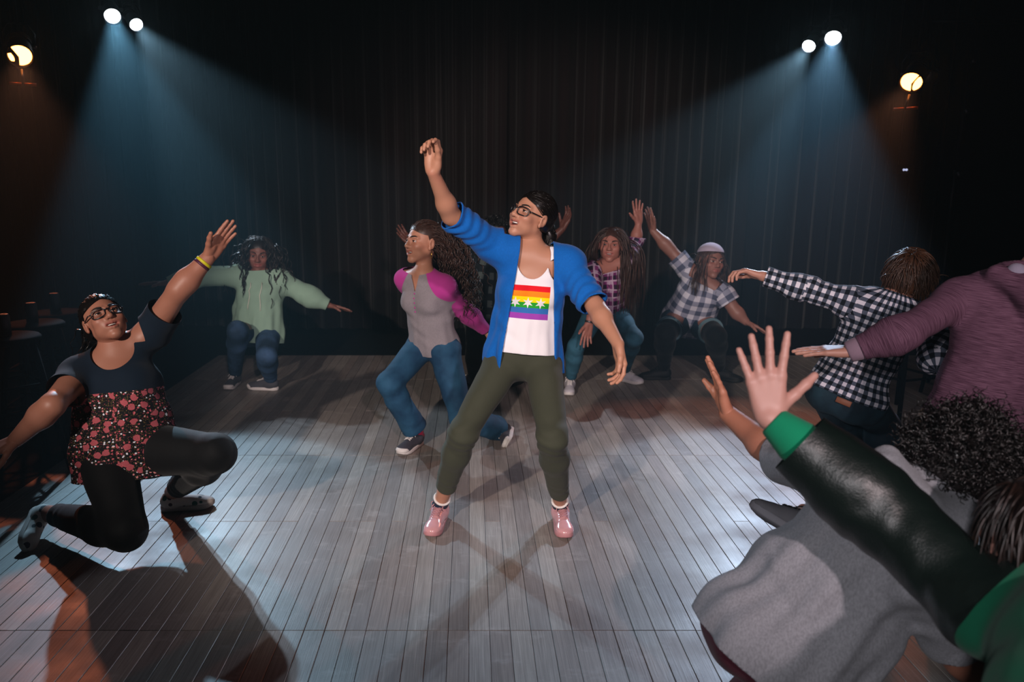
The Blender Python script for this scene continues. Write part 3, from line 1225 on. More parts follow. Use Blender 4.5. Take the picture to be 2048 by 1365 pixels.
        for g in (-1, 1):
            cv.append(E((0.033 * g, 0.092, 0.001), (0.021, 0.0175, 0.0135), 0.016))
            cv.append(E((0.088 * g, -0.004, -0.006), (0.008, 0.010, 0.018), 0.004))
            cv.append(E((0.006 * g, 0.096, -0.040), (0.004, 0.006, 0.004), 0.003))
        o = s.mouth
        zu, zl = -0.056 + 0.003 * o, -0.0655 - 0.014 * o
        w = 0.026 + 0.009 * o
        lo_ = np.min([p.lo for p in pr], 0)
        hi_ = np.max([p.hi for p in pr], 0)
        f_ = Field(lo_ - 0.02, hi_ + 0.02, s.hres)
        for p in pr:
            f_.add(p)
        for p in cv:
            f_.carve(p)
        if o > 0.05:
            f_.carve(E((0, 0.090, (zu + zl) / 2 + 0.002), (w * 0.86, 0.024, (zu - zl) * 0.50), 0.003))
        # lips as arcs
        n = 7
        for zc, th, bow in ((zu, 0.0050, 0.008), (zl, 0.0058, 0.010)):
            pts = []
            for i in range(n):
                t = -1 + 2 * i / (n - 1)
                z = zc + (0.010 * o + 0.001) * t * t + (0.0 if zc == zu else (zu - zl) * 0.80 * t * t)
                pts.append((w * t, 0.0875 - (0.019 + 0.010 * o) * t * t, z))
            for i in range(n - 1):
                ra = th * (1 - 0.55 * abs(-1 + 2 * i / (n - 1)) ** 2)
                rb = th * (1 - 0.55 * abs(-1 + 2 * (i + 1) / (n - 1)) ** 2)
                f_.add(C(pts[i], pts[i + 1], ra, rb, 0.0045))
        v, f = f_.mesh()
        s.head_v = v
        s.body.add(v, f)
        s.head_local = ((v - s.hc) @ R.T) / h
        if not (detail and s.eyes):
            return
        # eyes with lids
        for g in (-1, 1):
            c = P(0.0325 * g, 0.0715, 0.001)
            gz = nv(R[1] + s.gaze[0] * R[0] + s.gaze[1] * R[2])
            x, y, d = frame_of(gz, R[2])
            vv, ff, mm = [], [], []
            rings = [0.0, 0.2, 0.52, 0.56, 0.8, 1.1, 1.5]
            ns = 16
            for a in rings:
                for j in range(ns):
                    t = j * 2 * math.pi / ns
                    vv.append(c + 0.0128 * h * (math.cos(a) * d + math.sin(a) * (math.cos(t) * x + math.sin(t) * y)))
            for i in range(len(rings) - 1):
                for j in range(ns):
                    j2 = (j + 1) % ns
                    ff.append([i * ns + j, (i + 1) * ns + j, (i + 1) * ns + j2, i * ns + j2][::-1])
                    mm.append(1 if i < 2 else 0)
            obj('eye', np.array(vv), ff, [m_eye_w, m_eye_i], s.root, s.base, mi=mm)
            # lids: bands of a slightly larger ball above and below the opening
            for top in (1, -1):
                lv, lf = [], []
                rows = [0.30, 0.42, 0.6, 0.9, 1.25] if top == 1 else [0.34, 0.48, 0.7, 1.0, 1.3]
                nc = 13
                for r_, el in enumerate(rows):
                    for j in range(nc):
                        az = -1.15 + 2.3 * j / (nc - 1)
                        ed = el - (0.24 * (az / 1.15) ** 2 if r_ == 0 else 0.0)
                        rr = 0.0142 * h if r_ else 0.0137 * h
                        lv.append(c + rr * (math.cos(ed) * math.cos(az) * R[1] + math.cos(ed) * math.sin(az) * R[0] + top * math.sin(ed) * R[2]))
                for i in range(len(rows) - 1):
                    for j in range(nc - 1):
                        q = [i * nc + j, i * nc + j + 1, (i + 1) * nc + j + 1, (i + 1) * nc + j]
                        lf.append(q if top == -1 else q[::-1])
                s.body.add(np.array(lv), lf)
            # lash line
            pts = []
            for j in range(9):
                az = -1.1 + 2.2 * j / 8
                ed = 0.30 - 0.24 * (az / 1.15) ** 2
                pts.append(c + 0.0146 * h * (math.cos(ed) * math.cos(az) * R[1] + math.cos(ed) * math.sin(az) * R[0] + math.sin(ed) * R[2]))
            tv, tf = tube(pts, [0.0004] + [0.0013 * h] * 7 + [0.0004], 6)
            obj('eyelashes', tv, tf, m_brow, s.root, s.base)
            # eyebrow
            pts = []
            for j in range(9):
                t = j / 8
                x_, z_ = (0.013 + 0.040 * t) * g, 0.021 + 0.007 * math.sin(min(1, t * 1.35) * math.pi * 0.62) - 0.004 * max(0, t - 0.7) / 0.3
                pts.append(s.on_face(x_, z_, 0.0005))
            tv, tf = tube(pts, [0.0024 * h, 0.0038 * h, 0.0042 * h, 0.0042 * h, 0.0040 * h, 0.0036 * h, 0.003 * h, 0.0023 * h, 0.001 * h], 6)
            obj('eyebrow', tv, tf, m_brow, s.root, s.base)
        if o > 0.05:   # teeth behind the lips: upper row
            tv, tf = [], []
            nt = 8
            mt = M()
            for i in range(nt):
                t0, t1 = -1 + 2 * i / nt, -1 + 2 * (i + 1) / nt
                zt, zb = zu + 0.001 + 0.009 * o * ((t0 + t1) / 2) ** 2, zu - 0.0095 * (0.6 + 0.4 * o) + 0.009 * o * ((t0 + t1) / 2) ** 2
                a, b = (w * 0.86 * t0 + 0.0003), (w * 0.86 * t1 - 0.0003)
                ya, yb = 0.0835 - (0.014 + 0.008 * o) * t0 * t0, 0.0835 - (0.014 + 0.008 * o) * t1 * t1
                q = [P(a, ya, zt), P(b, yb, zt), P(b, yb + 0.0006, zb), P(a, ya + 0.0006, zb), P(a, ya - 0.006, zt), P(b, yb - 0.006, zt), P(b, yb - 0.006, zb), P(a, ya - 0.006, zb)]
                mt.add(np.array(q), [[0, 1, 2, 3][::-1], [4, 5, 6, 7], [0, 1, 5, 4], [3, 2, 6, 7], [0, 3, 7, 4], [1, 2, 6, 5]])
            obj('teeth', mt.V, mt.f, m_teeth, s.root, s.base, smooth=False)

    def on_face(s, x, z, off=0.0):
        L = s.head_local
        d = (L[:, 0] - x) ** 2 + (L[:, 2] - z) ** 2 + np.where(L[:, 1] < 0.0, 9, 0)
        i = np.argsort(d)[:4]
        return s.hpt(x, L[i, 1].mean() + off, z)

    def make_hand(s, n, pn, curl=(0.3, 0.3, 0.3, 0.3), spread=0.12, thumb=(0.7, 0.35), res=0.0034, scale=1.0, bendw=None):
        """pn: direction the palm faces"""
        q = s.sc * scale * (0.5 + 0.5 * s.fat)
        w = s.arm[n][2]
        d = s.hand[n]
        pn = nv(V(*pn) - d * (V(*pn) @ d))
        th = np.cross(d, pn) * (1 if n == 'R' else -1)      # towards the thumb
        pr, fing = [], []
        el = s.arm[n][1]
        pr.append(Cone(lerp(w, el, 0.25), w, 0.0275 * q, 0.0255 * q, 0.012))
        offs = (0.030, 0.010, -0.010, -0.028)
        klen = (0.086, 0.090, 0.085, 0.077)
        lens = ((0.042, 0.026, 0.021), (0.047, 0.029, 0.022), (0.043, 0.027, 0.021), (0.034, 0.021, 0.019))
        for i in range(4):
            kn = w + d * klen[i] * q + th * offs[i] * q
            a = w + th * offs[i] * 0.55 * q + d * 0.008 * q
            pr.append(Cone(a, kn, 0.0145 * q, 0.0118 * q, 0.012))
            dr = nv(d + th * spread * (offs[i] / 0.03))
            p, r = kn, 0.0098 * q * (0.92 if i == 3 else 1)
            ang = 0.0
            for j in range(3):
                ang += curl[i] * (0.75, 1.1, 0.8)[j]
                dd = dr * math.cos(ang) + pn * math.sin(ang)
                p2 = p + dd * lens[i][j] * q
                r2 = r * 0.90
                fing.append(Cone(p, p2, r, r2, 0.004 if j else 0.008))
                p, r = p2, r2
        # palm pads
        pr.append(Ell(w + d * 0.034 * q + th * 0.020 * q + pn * 0.009 * q, np.array([th, pn, d]), V(0.017, 0.013, 0.028) * q, 0.014))
        pr.append(Ell(w + d * 0.036 * q - th * 0.018 * q + pn * 0.006 * q, np.array([th, pn, d]), V(0.014, 0.011, 0.030) * q, 0.014))
        # thumb from the side of the palm
        p = w + d * 0.022 * q + th * 0.022 * q + pn * 0.004 * q
        a0, cu = thumb
        dr = nv(d * math.cos(a0) + th * math.sin(a0) + pn * 0.25)
        r = 0.0145 * q
        for j, (L, r2) in enumerate(((0.040, 0.0115), (0.032, 0.0105), (0.026, 0.0085))):
            if j:
                dr = nv(dr * math.cos(cu) + (pn * 0.5 + d * 0.6 - th * 0.15) * math.sin(cu))
            p2 = p + dr * L * q
            fing.append(Cone(p, p2, r, r2 * q, 0.007))
            p, r = p2, r2 * q
        v, f = solid(pr + fing, res * min(1.2, max(q, 0.9)))
        s.body.add(v, f)

    def finish_body(s):
        v = s.body.V
        col = np.tile(np.array(s.tone), (len(v), 1))
        if hasattr(s, 'head_v'):
            L = ((v - s.hc) @ s.hR.T) / s.hs
            o = s.mouth
            zm = -0.0605 - 0.0035 * o
            w = 0.027 + 0.009 * o
            near = (np.abs(L[:, 0]) < 0.2) & (L[:, 1] > 0.058) & (L[:, 1] < 0.13)
            zr = L[:, 2] - (zm + (0.012 * o + 0.002) * (L[:, 0] / w) ** 2)
            e = (L[:, 0] / w) ** 2 + (zr / (0.0105 + 0.0055 * o)) ** 2
            lip = np.where(near, np.clip((1.1 - e) / 0.25, 0, 1), 0)[:, None]
            inner = np.where(near & (L[:, 1] < 0.080 - 0.02 * (L[:, 0] / w) ** 2) & (np.abs(zr) < 0.004 + 0.005 * o) & (np.abs(L[:, 0]) < w * 0.8) & (o > 0.05), 1.0, 0)[:, None]
            col = col * (1 - lip * 0.6) + np.array(s.lips) * lip * 0.6
            col = col * (1 - inner) + np.array(srgb('#3a1214')) * inner
            ck = np.exp(-(((np.abs(L[:, 0]) - 0.042) / 0.02) ** 2 + ((L[:, 2] + 0.028) / 0.02) ** 2)) * (L[:, 1] > 0.02) * (np.abs(L[:, 0]) < 0.1)
            col = col * (1 - 0.25 * ck[:, None]) + np.array([0.45, 0.13, 0.10]) * 0.25 * ck[:, None]
        obj('body', v, s.body.f, m_skin, s.root, s.base, col=col)

    # ---- clothes
    def folds(s, amp=0.004, spots=(), f=26.0, drape=0.0):
        ph = s.seed * 1.7
        spots = [(V(*c), nv(ax), r, a, fr) for c, ax, r, a, fr in spots]

        def fn(P):
            x, y, z = P[:, 0], P[:, 1], P[:, 2]
            w = np.sin(f * (0.6 * x + 0.3 * y + 0.75 * z) + 2.2 * np.sin(9 * x - 7 * z + ph) + ph)
            w += 0.7 * np.sin(f * 1.5 * (-0.7 * x + 0.4 * y + 0.45 * z) + 1.8 * np.sin(11 * y + 8 * z + ph * 2))
            o = amp * w * (0.5 + 0.5 * np.sin(6 * x + 5 * y - 7 * z + ph))
            if drape:      # long hanging folds that deepen towards the hem
                q = s.loc(P)
                tp = np.linalg.norm(s.neck - s.pel)
                th = np.arctan2(q[:, 0], q[:, 1])
                o += drape * np.clip((0.75 * tp - q[:, 2]) / (0.6 * tp), 0, 1) * (np.hypot(q[:, 0], q[:, 1]) < 0.3) * (
                    np.sin(9 * th + 7 * q[:, 2] + ph) + 0.6 * np.sin(17 * th - 9 * q[:, 2] + 2 * ph))
            for c, ax, r, a, fr in spots:
                d = P - c
                t = d @ ax
                g = np.exp(-(d ** 2).sum(1) / (r * r))
                o += a * g * np.sin(fr * t + 2.0 * np.sin(22 * (d[:, 0] + d[:, 2] - d[:, 1])))
            return o
        return fn

    def cloth_uv(s, v, f, bones):
        """unwrap every face round its nearest bone; uv in metres"""
        cen = np.array([v[q].mean(0) for q in f])
        best, bi = np.full(len(cen), 9.0), np.zeros(len(cen), int)
        for i, (a, b, x, r) in enumerate(bones):
            ab = b - a
            t = np.clip(((cen - a) @ ab) / (ab @ ab), 0, 1)
            d = np.linalg.norm(cen - a - t[:, None] * ab, axis=1) - r
            m = d < best
            best[m], bi[m] = d[m], i
        uv = []
        fr = []
        for a, b, x, r in bones:
            d = nv(b - a)
            x = nv(x - d * (x @ d))
            fr.append((a, d, x, np.cross(d, x), r))
        for k, q in enumerate(f):
            a, d, x, y, r = fr[bi[k]]
            p = v[q] - a
            an = np.arctan2(p @ y, p @ x)
            an = np.where(an - an[0] > math.pi, an - 2 * math.pi, np.where(an - an[0] < -math.pi, an + 2 * math.pi, an))
            uv.append(np.stack([an * r, p @ d], 1))
        return np.concatenate(uv)

    def near_arm(s, v, n, r, t0):
        a, el, w = s.arm[n]
        o = np.full(len(v), -1.0)
        for a_, b_ in ((lerp(a, el, t0), el), (el, w)):
            ab = b_ - a_
            t = np.clip(((v - a_) @ ab) / (ab @ ab), 0, 1)
            o = np.maximum(o, r - np.linalg.norm(v - a_ - t[:, None] * ab, axis=1))
        return o

    def arm_pt(s, n, t):
        a, e, w = s.arm[n]
        return (lerp(a, e, t), nv(e - a)) if t <= 1 else (lerp(e, w, t - 1), nv(w - e))

    def leg_pt(s, n, t):
        a, e, w, _ = s.leg[n]
        return (lerp(a, e, t), nv(e - a)) if t <= 1 else (lerp(e, w, t - 1), nv(w - e))

    def cutval(s, v, cuts, extra=None):
        """cuts: (point, normal, radius): cloth beyond the plane within the radius goes"""
        val = np.full(len(v), -1.0)
        for c, n, r in cuts:
            d = v - c
            val = np.maximum(val, np.minimum(d @ nv(n), r - np.linalg.norm(d, axis=1)))
        if extra is not None:
            val = np.maximum(val, extra(v))
        return val

    def loc(s, v, frame='c'):
        """torso coordinates: left, forward, up from the pelvis"""
        R = np.array([s.cl, s.cf, s.up]) if frame == 'c' else np.array([s.pl, s.pf, s.up])
        return (v - s.pel) @ R.T

    def shirt(s, name, mat, e=0.014, sleeves=(0.45, 0.45), hemz=-0.03, flare=0.01, neck=(0.0, 0.35), amp=0.004, res=None, loose=0.008,
              cuff=0.0, extra=None, spots=None, uv=True, more=(), hem_tilt=None, k=0.05, f=26.0, slices=None, hemr=0.34, drape=0.002):
        pr = s.torso(e, hemz, flare, lo=hemz < 0.06, k=k)
        cuts = []
        sp = []
        for n, t in zip('LR', sleeves):
            if t is not None:
                pr += s.arms(n, e * 0.8, t, 0.04, cuff, loose)
                c, d = s.arm_pt(n, t)
                cuts.append((c, d, 0.12))
                sp.append((s.arm[n][1], d, 0.10, 0.005, 70.0))
                sp.append((s.arm[n][0], nv(s.arm[n][1] - s.arm[n][0]), 0.10, 0.004, 55.0))
            else:
                c, d = s.arm_pt(n, 0.0)
                cuts.append((c + d * 0.005, d, 0.11))
        pr += list(more)
        up, tl = neck
        nn = nv(s.up * math.cos(tl) + s.cf * math.sin(tl))
        cuts.append((s.neck + s.up * up, nn, 0.145))
        hn = -s.up if hem_tilt is None else nv(V(*hem_tilt))
        cuts.append((s.pel + s.up * hemz, hn, hemr))
        sp.append((lerp(s.pel, s.neck, 0.3), s.up, 0.16, 0.004, 60.0))
        v, fc = solid(pr, res or s.res, disp=s.folds(amp, sp if spots is None else list(spots) + sp, f, drape))
        val = s.cutval(v, cuts, extra)
        v, fc = clip(v, fc, val)
        parts = [(name, mat, v, fc)]
        if slices is not None:   # (name, material, fn): further pieces of the garment where fn > 0
            va, fa, more_ = v, fc, []
            for n2, m2, fn2 in slices:
                tri = np.array([(q[0], q[i], q[i + 1]) for q in fa for i in range(1, len(q) - 1)])
                sv = fn2(va)
                vb, fb = clip(va, tri, -sv)
                va, fa = clip(va, tri, sv)
                if len(fb):
                    more_.append((n2, m2, vb, fb))
            parts = [(name, mat, va, fa)] + more_
        par = s.root
        bones = [(s.pel, s.neck, -s.cf, 0.15 * s.sc)]
        for n in 'LR':
            a, el, w = s.arm[n]
            bones += [(lerp(a, el, 0.12), el, s.up + 0.3 * s.cf, 0.055), (el, w, s.up + 0.3 * s.cf, 0.05)]
        out = []
        for i, (nm, mt, va, fa) in enumerate(parts):
            va, fa = hem(va, fa) if slices is None else (va, fa)
            u = s.cloth_uv(va, fa, bones) if uv is True else (uv(va, fa) if callable(uv) else None)
            o = obj(nm, va, fa, mt, par, s.base, uv=u)
            if i == 0:
                par = o
            out.append(o)
        s.last = parts[0][2], parts[0][3]
        return out if slices else out[0]

    def pants(s, name, mat, e=0.010, ends=(1.95, 1.95), waist=0.09, amp=0.003, res=None, loose=0.006, flare=0.0, spots=(), k=0.03):
        pr = s.torso(e, None, lo=True)[:4]
        cuts, sp = [], []
        for n, t in zip('LR', ends):
            pr += s.legs(n, e, t, k, loose, flare)
            c, d = s.leg_pt(n, t)
            cuts.append((c, d, 0.15))
            sp += [(s.leg[n][1], nv(s.leg[n][2] - s.leg[n][1]), 0.09, 0.0035, 62.0), (s.leg_pt(n, min(t, 1.9))[0], d, 0.09, 0.004, 75.0),
                   (s.leg[n][0], nv(s.leg[n][1] - s.leg[n][0]), 0.12, 0.003, 55.0)]
        cuts.append((s.pel + s.up * waist, s.up, 0.3))
        v, fc = solid(pr, res or s.res, disp=s.folds(amp, list(spots) + sp))
        v, fc = clip(v, fc, s.cutval(v, cuts))
        v, fc = hem(v, fc)
        return obj(name, v, fc, mat, s.root, s.base)

    def shoe(s, n, mats, style='lace', tilt=None, scale=1.0, sock=None, up=None, lift=0.0):
        """mats: upper, sole, laces; sits at the ankle pointing at the toe"""
        an, toe = s.leg[n][2], s.leg[n][3]
        shin = nv(s.leg[n][1] - an)
        fw = toe - an
        z = V(*up) if up is not None else V(0, 0, 1)
        y = nv(fw - z * (fw @ z)) if up is None else nv(fw - nv(z) * (fw @ nv(z)))
        z = nv(z)
        x = np.cross(y, z)
        q = s.sc * scale
        o = an - z * 0.085 * q
        if up is None:
            o = V(an[0], an[1], 0.001 + lift)
        T = SHOE[style]
        R = np.array([x, y, z])

        def W(v):
            return o + (v * q) @ R
        up_o = obj('shoe', W(T['upper'][0]), T['upper'][1], mats[0], s.root, s.base)
        obj('sole', W(T['sole'][0]), T['sole'][1], mats[1], up_o, s.base)
        for v, f in T['laces']:
            obj('lace', W(v), f, mats[2], up_o, s.base)
        for v, f in T.get('extra', ()):
            obj('toe_cap', W(v), f, mats[1], up_o, s.base)
        if sock is not None and q:
            v, f = lathe(an + shin * 0.043, shin, [(0, 0.039 * q), (0.0, 0.0425 * q), (0.008, 0.0425 * q), (0.008, 0.039 * q)], 20)
            obj('sock_band', v, f, m_white_sole, s.root, s.base)
        if sock is not None:
            v, f = lathe(an - shin * 0.05, shin, [(0, 0.036 * q), (0.05, 0.040 * q), (0.085, 0.0405 * q), (0.095, 0.041 * q), (0.10, 0.039 * q)], 20)
            obj('sock', v, f, sock, s.root, s.base)

    # ---- hair
    def scalp(s, L, low=-0.045, front=0.058, cut=0.030):
        """> 0 where hair grows (head coordinates)"""
        x, y, z = L[:, 0], L[:, 1], L[:, 2]
        top = z - (front + 0.10 * np.maximum(y - 0.055, 0) - 0.35 * np.abs(x) * (y > 0))
        side = np.minimum(-(y - 0.012 - 0.35 * (z - 0.02)), z - low)
        # keep clear of the ear
        return np.maximum(np.minimum(top, 0.2), side)

    def hair_cap(s, off=0.006, low=-0.045, front=0.058, more=(), res=0.005, k=0.015, ripple=0.0015, rip=240.0):
        pr = [Ell(s.hpt(0, -0.018, 0.030), s.hR, (V(0.076, 0.094, 0.083) + off) * s.hs, k),
              Ell(s.hpt(0, -0.045, -0.02), s.hR, (V(0.062, 0.055, 0.055) + off) * s.hs, 0.03)] + list(more)

        def dsp(P):
            L = ((P - s.hc) @ s.hR.T) / s.hs
            return ripple * np.sin(rip * L[:, 0] + 6 * np.sin(20 * L[:, 2])) * np.sin(rip * 0.43 * L[:, 0] + 30 * L[:, 2])
        v, f = solid(pr, res, disp=dsp, band=0.02)
        L = ((v - s.hc) @ s.hR.T) / s.hs
        v, f = clip(v, f, -s.scalp(L, low, front))
        return v, f

    def hair_sim(s, N, L, steps=18, comb=(0, -1, 0.2), lift=0.35, g=0.15, gdir=(0, 0, -1), curl=0.0, freq=40.0, rad=0.003, seed=1,
                 low=-0.045, front=0.058, push=1.05, coll=(), jit=0.25, region=None, lvar=0.25, sides=3, wind=None, ramp=0.25, target=None, gr=0.3):
        rng = np.random.default_rng(seed + s.seed * 31)
        pts = []
        while len(pts) < N:
            d = rng.normal(size=(N * 3, 3))
            d /= np.linalg.norm(d, axis=1, keepdims=True)
            P = d * V(0.076, 0.094, 0.083) + V(0, -0.018, 0.030)
            ok = s.scalp(P, low, front) > 0
            if region is not None:
                ok &= region(P)
            pts += list(P[ok])
        P = np.array(pts[:N])
        nrm = P - V(0, -0.018, 0.030)
        nrm /= V(0.076, 0.094, 0.083) ** 2
        nrm /= np.linalg.norm(nrm, axis=1, keepdims=True)
        cb = np.array([comb(p) for p in P]) if callable(comb) else np.tile(V(*comb), (N, 1))
        cb = cb + rng.normal(size=(N, 3)) * jit
        cb -= nrm * (cb * nrm).sum(1, keepdims=True)
        cb /= np.linalg.norm(cb, axis=1, keepdims=True) + 1e-9
        vel = nrm * lift + cb
        R, h = s.hR, s.hs
        pos = s.hc + (P @ R) * h
        vel = vel @ R
        vel /= np.linalg.norm(vel, axis=1, keepdims=True)
        gd = nv(V(*gdir))
        ln = L * (1 + lvar * rng.uniform(-1, 1, N))
        ds = (ln / (steps - 1))[:, None]
        out = [pos.copy()]
        ec = s.hc + (V(0, -0.018, 0.030) @ R) * h
        er = V(0.076, 0.094, 0.083) * h * push
        for i in range(steps - 1):
            ge = g * min(1.0, i / max(1.0, steps * gr))
            if target is not None:
                gd = target - pos
                gd /= np.linalg.norm(gd, axis=1, keepdims=True) + 1e-6
            vel = vel * (1 - ge) + gd * ge + rng.normal(size=(N, 3)) * jit * 0.12
            vel /= np.linalg.norm(vel, axis=1, keepdims=True)
            pos = pos + vel * ds
            q = ((pos - ec) @ R.T) / er
            m = np.linalg.norm(q, axis=1)
            ins = m < 1
            q[ins] /= m[ins][:, None]
            pos[ins] = ec + (q[ins] * er) @ R
            for c, r in coll:
                d = pos - c
                m = np.linalg.norm(d, axis=1)
                ins = m < r
                pos[ins] = c + d[ins] / m[ins][:, None] * r
            out.append(pos.copy())
        Q = np.stack(out, 1)
        if curl > 0:
            T = np.gradient(Q, axis=1)
            T /= np.linalg.norm(T, axis=2, keepdims=True) + 1e-9
            ref = V(0.5, 0.7, 0.51)
            x = np.cross(T, ref)
            x /= np.linalg.norm(x, axis=2, keepdims=True) + 1e-9
            y = np.cross(T, x)
            t = np.linspace(0, 1, steps)[None, :]
            ph = rng.uniform(0, 6.28, N)[:, None] + t * (freq * ln)[:, None]
            am = curl * np.minimum(1, t / ramp)
            Q = Q + (am * np.cos(ph))[..., None] * x + (am * np.sin(ph))[..., None] * y
        return strands(Q, rad * rng.uniform(0.7, 1.2, N), sides)

    def hair(s, mat, pieces, name='hair'):
        m = M()
        for v, f in pieces:
            m.add(v, f)
        return obj(name, m.V, m.f, mat, s.root, s.base)

    def glasses(s, mat, lens):
        h = s.hs
        P = s.hpt
        rims = M()
        yf = 0.101
        for g in (-1, 1):
            pts = []
            for j in range(28):
                t = j * 2 * math.pi / 28
                cx, cz = math.cos(t), math.sin(t)
                e = 0.62
                x = 0.036 * g + 0.0255 * math.copysign(abs(cx) ** e, cx)
                z = -0.003 + 0.0185 * math.copysign(abs(cz) ** e, cz) * (1 + 0.06 * cx * g)
                pts.append(P(x, yf - 6.5 * (abs(x) - 0.0) ** 2 * 1.0 if abs(x) < 0.07 else yf - 0.03, z))
            v, f = tube(pts, 0.0026 * h, 8, closed=True)
            rims.add(v, f)
            lv = np.array([P(0.036 * g, yf - 6.5 * 0.036 ** 2, -0.003)] + pts)
            lf = [[0, 1 + i, 1 + (i + 1) % 28] for i in range(28)]
            s._l = (lv, lf) if g == -1 else s._l + (lv, lf)
            v, f = tube([P(0.0615 * g, yf - 0.0246, 0.006), P(0.073 * g, yf - 0.034, 0.006), P(0.0775 * g, 0.02, 0.006), P(0.080 * g, -0.012, 0.004), P(0.080 * g, -0.03, -0.02)],
                        0.0027 * h, 8)
            rims.add(v, f)
        v, f = tube([P(-0.011, yf - 0.001, 0.003), P(0, yf + 0.002, 0.006), P(0.011, yf - 0.001, 0.003)], 0.0024 * h, 8)
        rims.add(v, f)
        fr = obj('glasses', rims.V, rims.f, mat, s.root, s.base)
        tag(fr, 'dark framed glasses')
        l = s._l
        for v, f in ((l[0], l[1]), (l[2], l[3])):
            obj('lens', v, f, lens, fr, s.base)


m_brow = plain('brow_hair', '#120c0a', 0.7)


# ---- shoe templates, in metres for a 1.65 m person: x right, y toe, z up
def make_shoe_templates():
    def outline(z0, z1, inf):
        pts = [(-0.060, 0.0), (-0.055, 0.022), (-0.03, 0.033), (0.02, 0.034), (0.08, 0.040), (0.13, 0.045), (0.165, 0.040), (0.188, 0.024), (0.196, 0.0)]
        ring = [(w, y) for y, w in pts] + [(-w * 0.92, y) for y, w in pts[-2:0:-1]]
        return ring
    ring = outline(0, 0, 0)
    n = len(ring)

    def loft(levels):
        v = []
        for z, k in levels:
            for x, y in ring:
                c = V(0, 0.068)
                d = V(x, y) - c
                d = d * (1 + k / np.linalg.norm(d))
                lift = 0.012 * max(0, (y - 0.13) / 0.065) ** 2
                v.append((c[0] + d[0], c[1] + d[1], z + lift))
        f = [[i * n + j, i * n + (j + 1) % n, (i + 1) * n + (j + 1) % n, (i + 1) * n + j] for i in range(len(levels) - 1) for j in range(n)]
        f += [list(range(n))[::-1], [(len(levels) - 1) * n + j for j in range(n)]]
        return np.array(v), f
    sole = loft([(0.0, -0.003), (0.003, 0.002), (0.010, 0.003), (0.020, 0.003), (0.026, 0.001), (0.026, -0.006)])
    pr = [Cone((0, -0.026, 0.05), (0, 0.0, 0.05), 0.034, 0.037, 0.02), Cone((0, 0.0, 0.05), (0, 0.115, 0.032), 0.038, 0.036, 0.03),
          Ell((0, 0.145, 0.032), I3, (0.043, 0.052, 0.027), 0.02), Cone((0, -0.018, 0.06), (0, -0.01, 0.095), 0.037, 0.036, 0.02),
          Cone((0, 0.02, 0.07), (0, 0.085, 0.056), 0.024, 0.02, 0.02)]
    cvh = [Cone((0, -0.012, 0.09), (0, -0.006, 0.16), 0.029, 0.033, 0.004)]
    v, f = solid(pr, 0.005, carve=cvh)
    v, f = clip(v, f, 0.018 - v[:, 2])
    low = [Cone((0, -0.026, 0.042), (0, 0.0, 0.042), 0.033, 0.035, 0.02), Cone((0, 0.0, 0.042), (0, 0.115, 0.030), 0.036, 0.035, 0.03),
           Ell((0, 0.145, 0.030), I3, (0.043, 0.052, 0.025), 0.02), Cone((0, -0.02, 0.05), (0, -0.014, 0.072), 0.036, 0.034, 0.02)]
    v2, f2 = solid(low, 0.005, carve=[Cone((0, -0.01, 0.075), (0, 0.015, 0.13), 0.030, 0.04, 0.004)])
    v2, f2 = clip(v2, f2, 0.018 - v2[:, 2])
    laces = []
    def top(y, x=0.0):
        m = (np.abs(v[:, 0] - x) < 0.007) & (np.abs(v[:, 1] - y) < 0.007)
        return (v[m, 2].max() if m.any() else 0.07) + 0.0015
    for i in range(5):
        y = 0.028 + i * 0.016
        for sg in (-1, 1):
            pts = [(sg * x_, y + (1 + x_ / 0.021) * 0.0065, top(y + (1 + x_ / 0.021) * 0.0065, sg * x_)) for x_ in (-0.021, -0.0105, 0.0, 0.0105, 0.021)]
            laces.append(tube(pts, 0.0026, 6))
    y = 0.022
    for sg in (-1, 1):
        laces.append(tube([(0, y, top(y) + 0.004), (sg * 0.018, y + 0.004, top(y) + 0.012), (sg * 0.036, y + 0.012, top(y)), (sg * 0.030, y + 0.024, top(y) - 0.012), (sg * 0.012, y + 0.01, top(y)), (0, y, top(y) + 0.004)], 0.0024, 6))
        laces.append(tube([(0, y, top(y) + 0.004), (sg * 0.02, y + 0.02, top(y) - 0.004), (sg * 0.034, y + 0.045, top(y) - 0.026)], 0.0024, 6))
    cap_ = solid([Ell((0, 0.158, 0.030), I3, (0.0425, 0.043, 0.024), 0.02)], 0.006)
    cv, cf = clip(cap_[0], cap_[1], np.maximum(0.018 - cap_[0][:, 2], 0.150 - cap_[0][:, 1]))
    return {'lace': dict(upper=(v, f), sole=sole, laces=laces), 'slip': dict(upper=(v2, f2), sole=sole, laces=[]),
            'canvas': dict(upper=(v, f), sole=sole, laces=laces, extra=[(cv, cf)])}


SHOE = make_shoe_templates()


# ================================================================== wardrobe
m_hair_black = hair_mat('black_hair', '#0a0808', '#17110f', 0.32)
m_hair_dark = hair_mat('dark_brown_hair', '#120c0a', '#2a1a14', 0.4)
m_hair_curl = hair_mat('brown_curls', '#1a100c', '#4a3026', 0.45)
m_hair_brown = hair_mat('long_brown_hair', '#241510', '#4a2c22', 0.4)
m_hair_boy = hair_mat('chestnut_hair', '#2c1a10', '#5b3a24', 0.45)
m_frame = plain('dark_glasses_frame', '#0c0c14', 0.25, 0, 0.5)
_n = NT('spectacle_glass')
m_lensg = _n.fin((0.02, 0.02, 0.03), 0.02, 0, 0.8, Alpha=0.10)
m_white_sole = plain('white_rubber', '#d8d4d2', 0.6)
m_black_sole = plain('black_rubber', '#141414', 0.7)

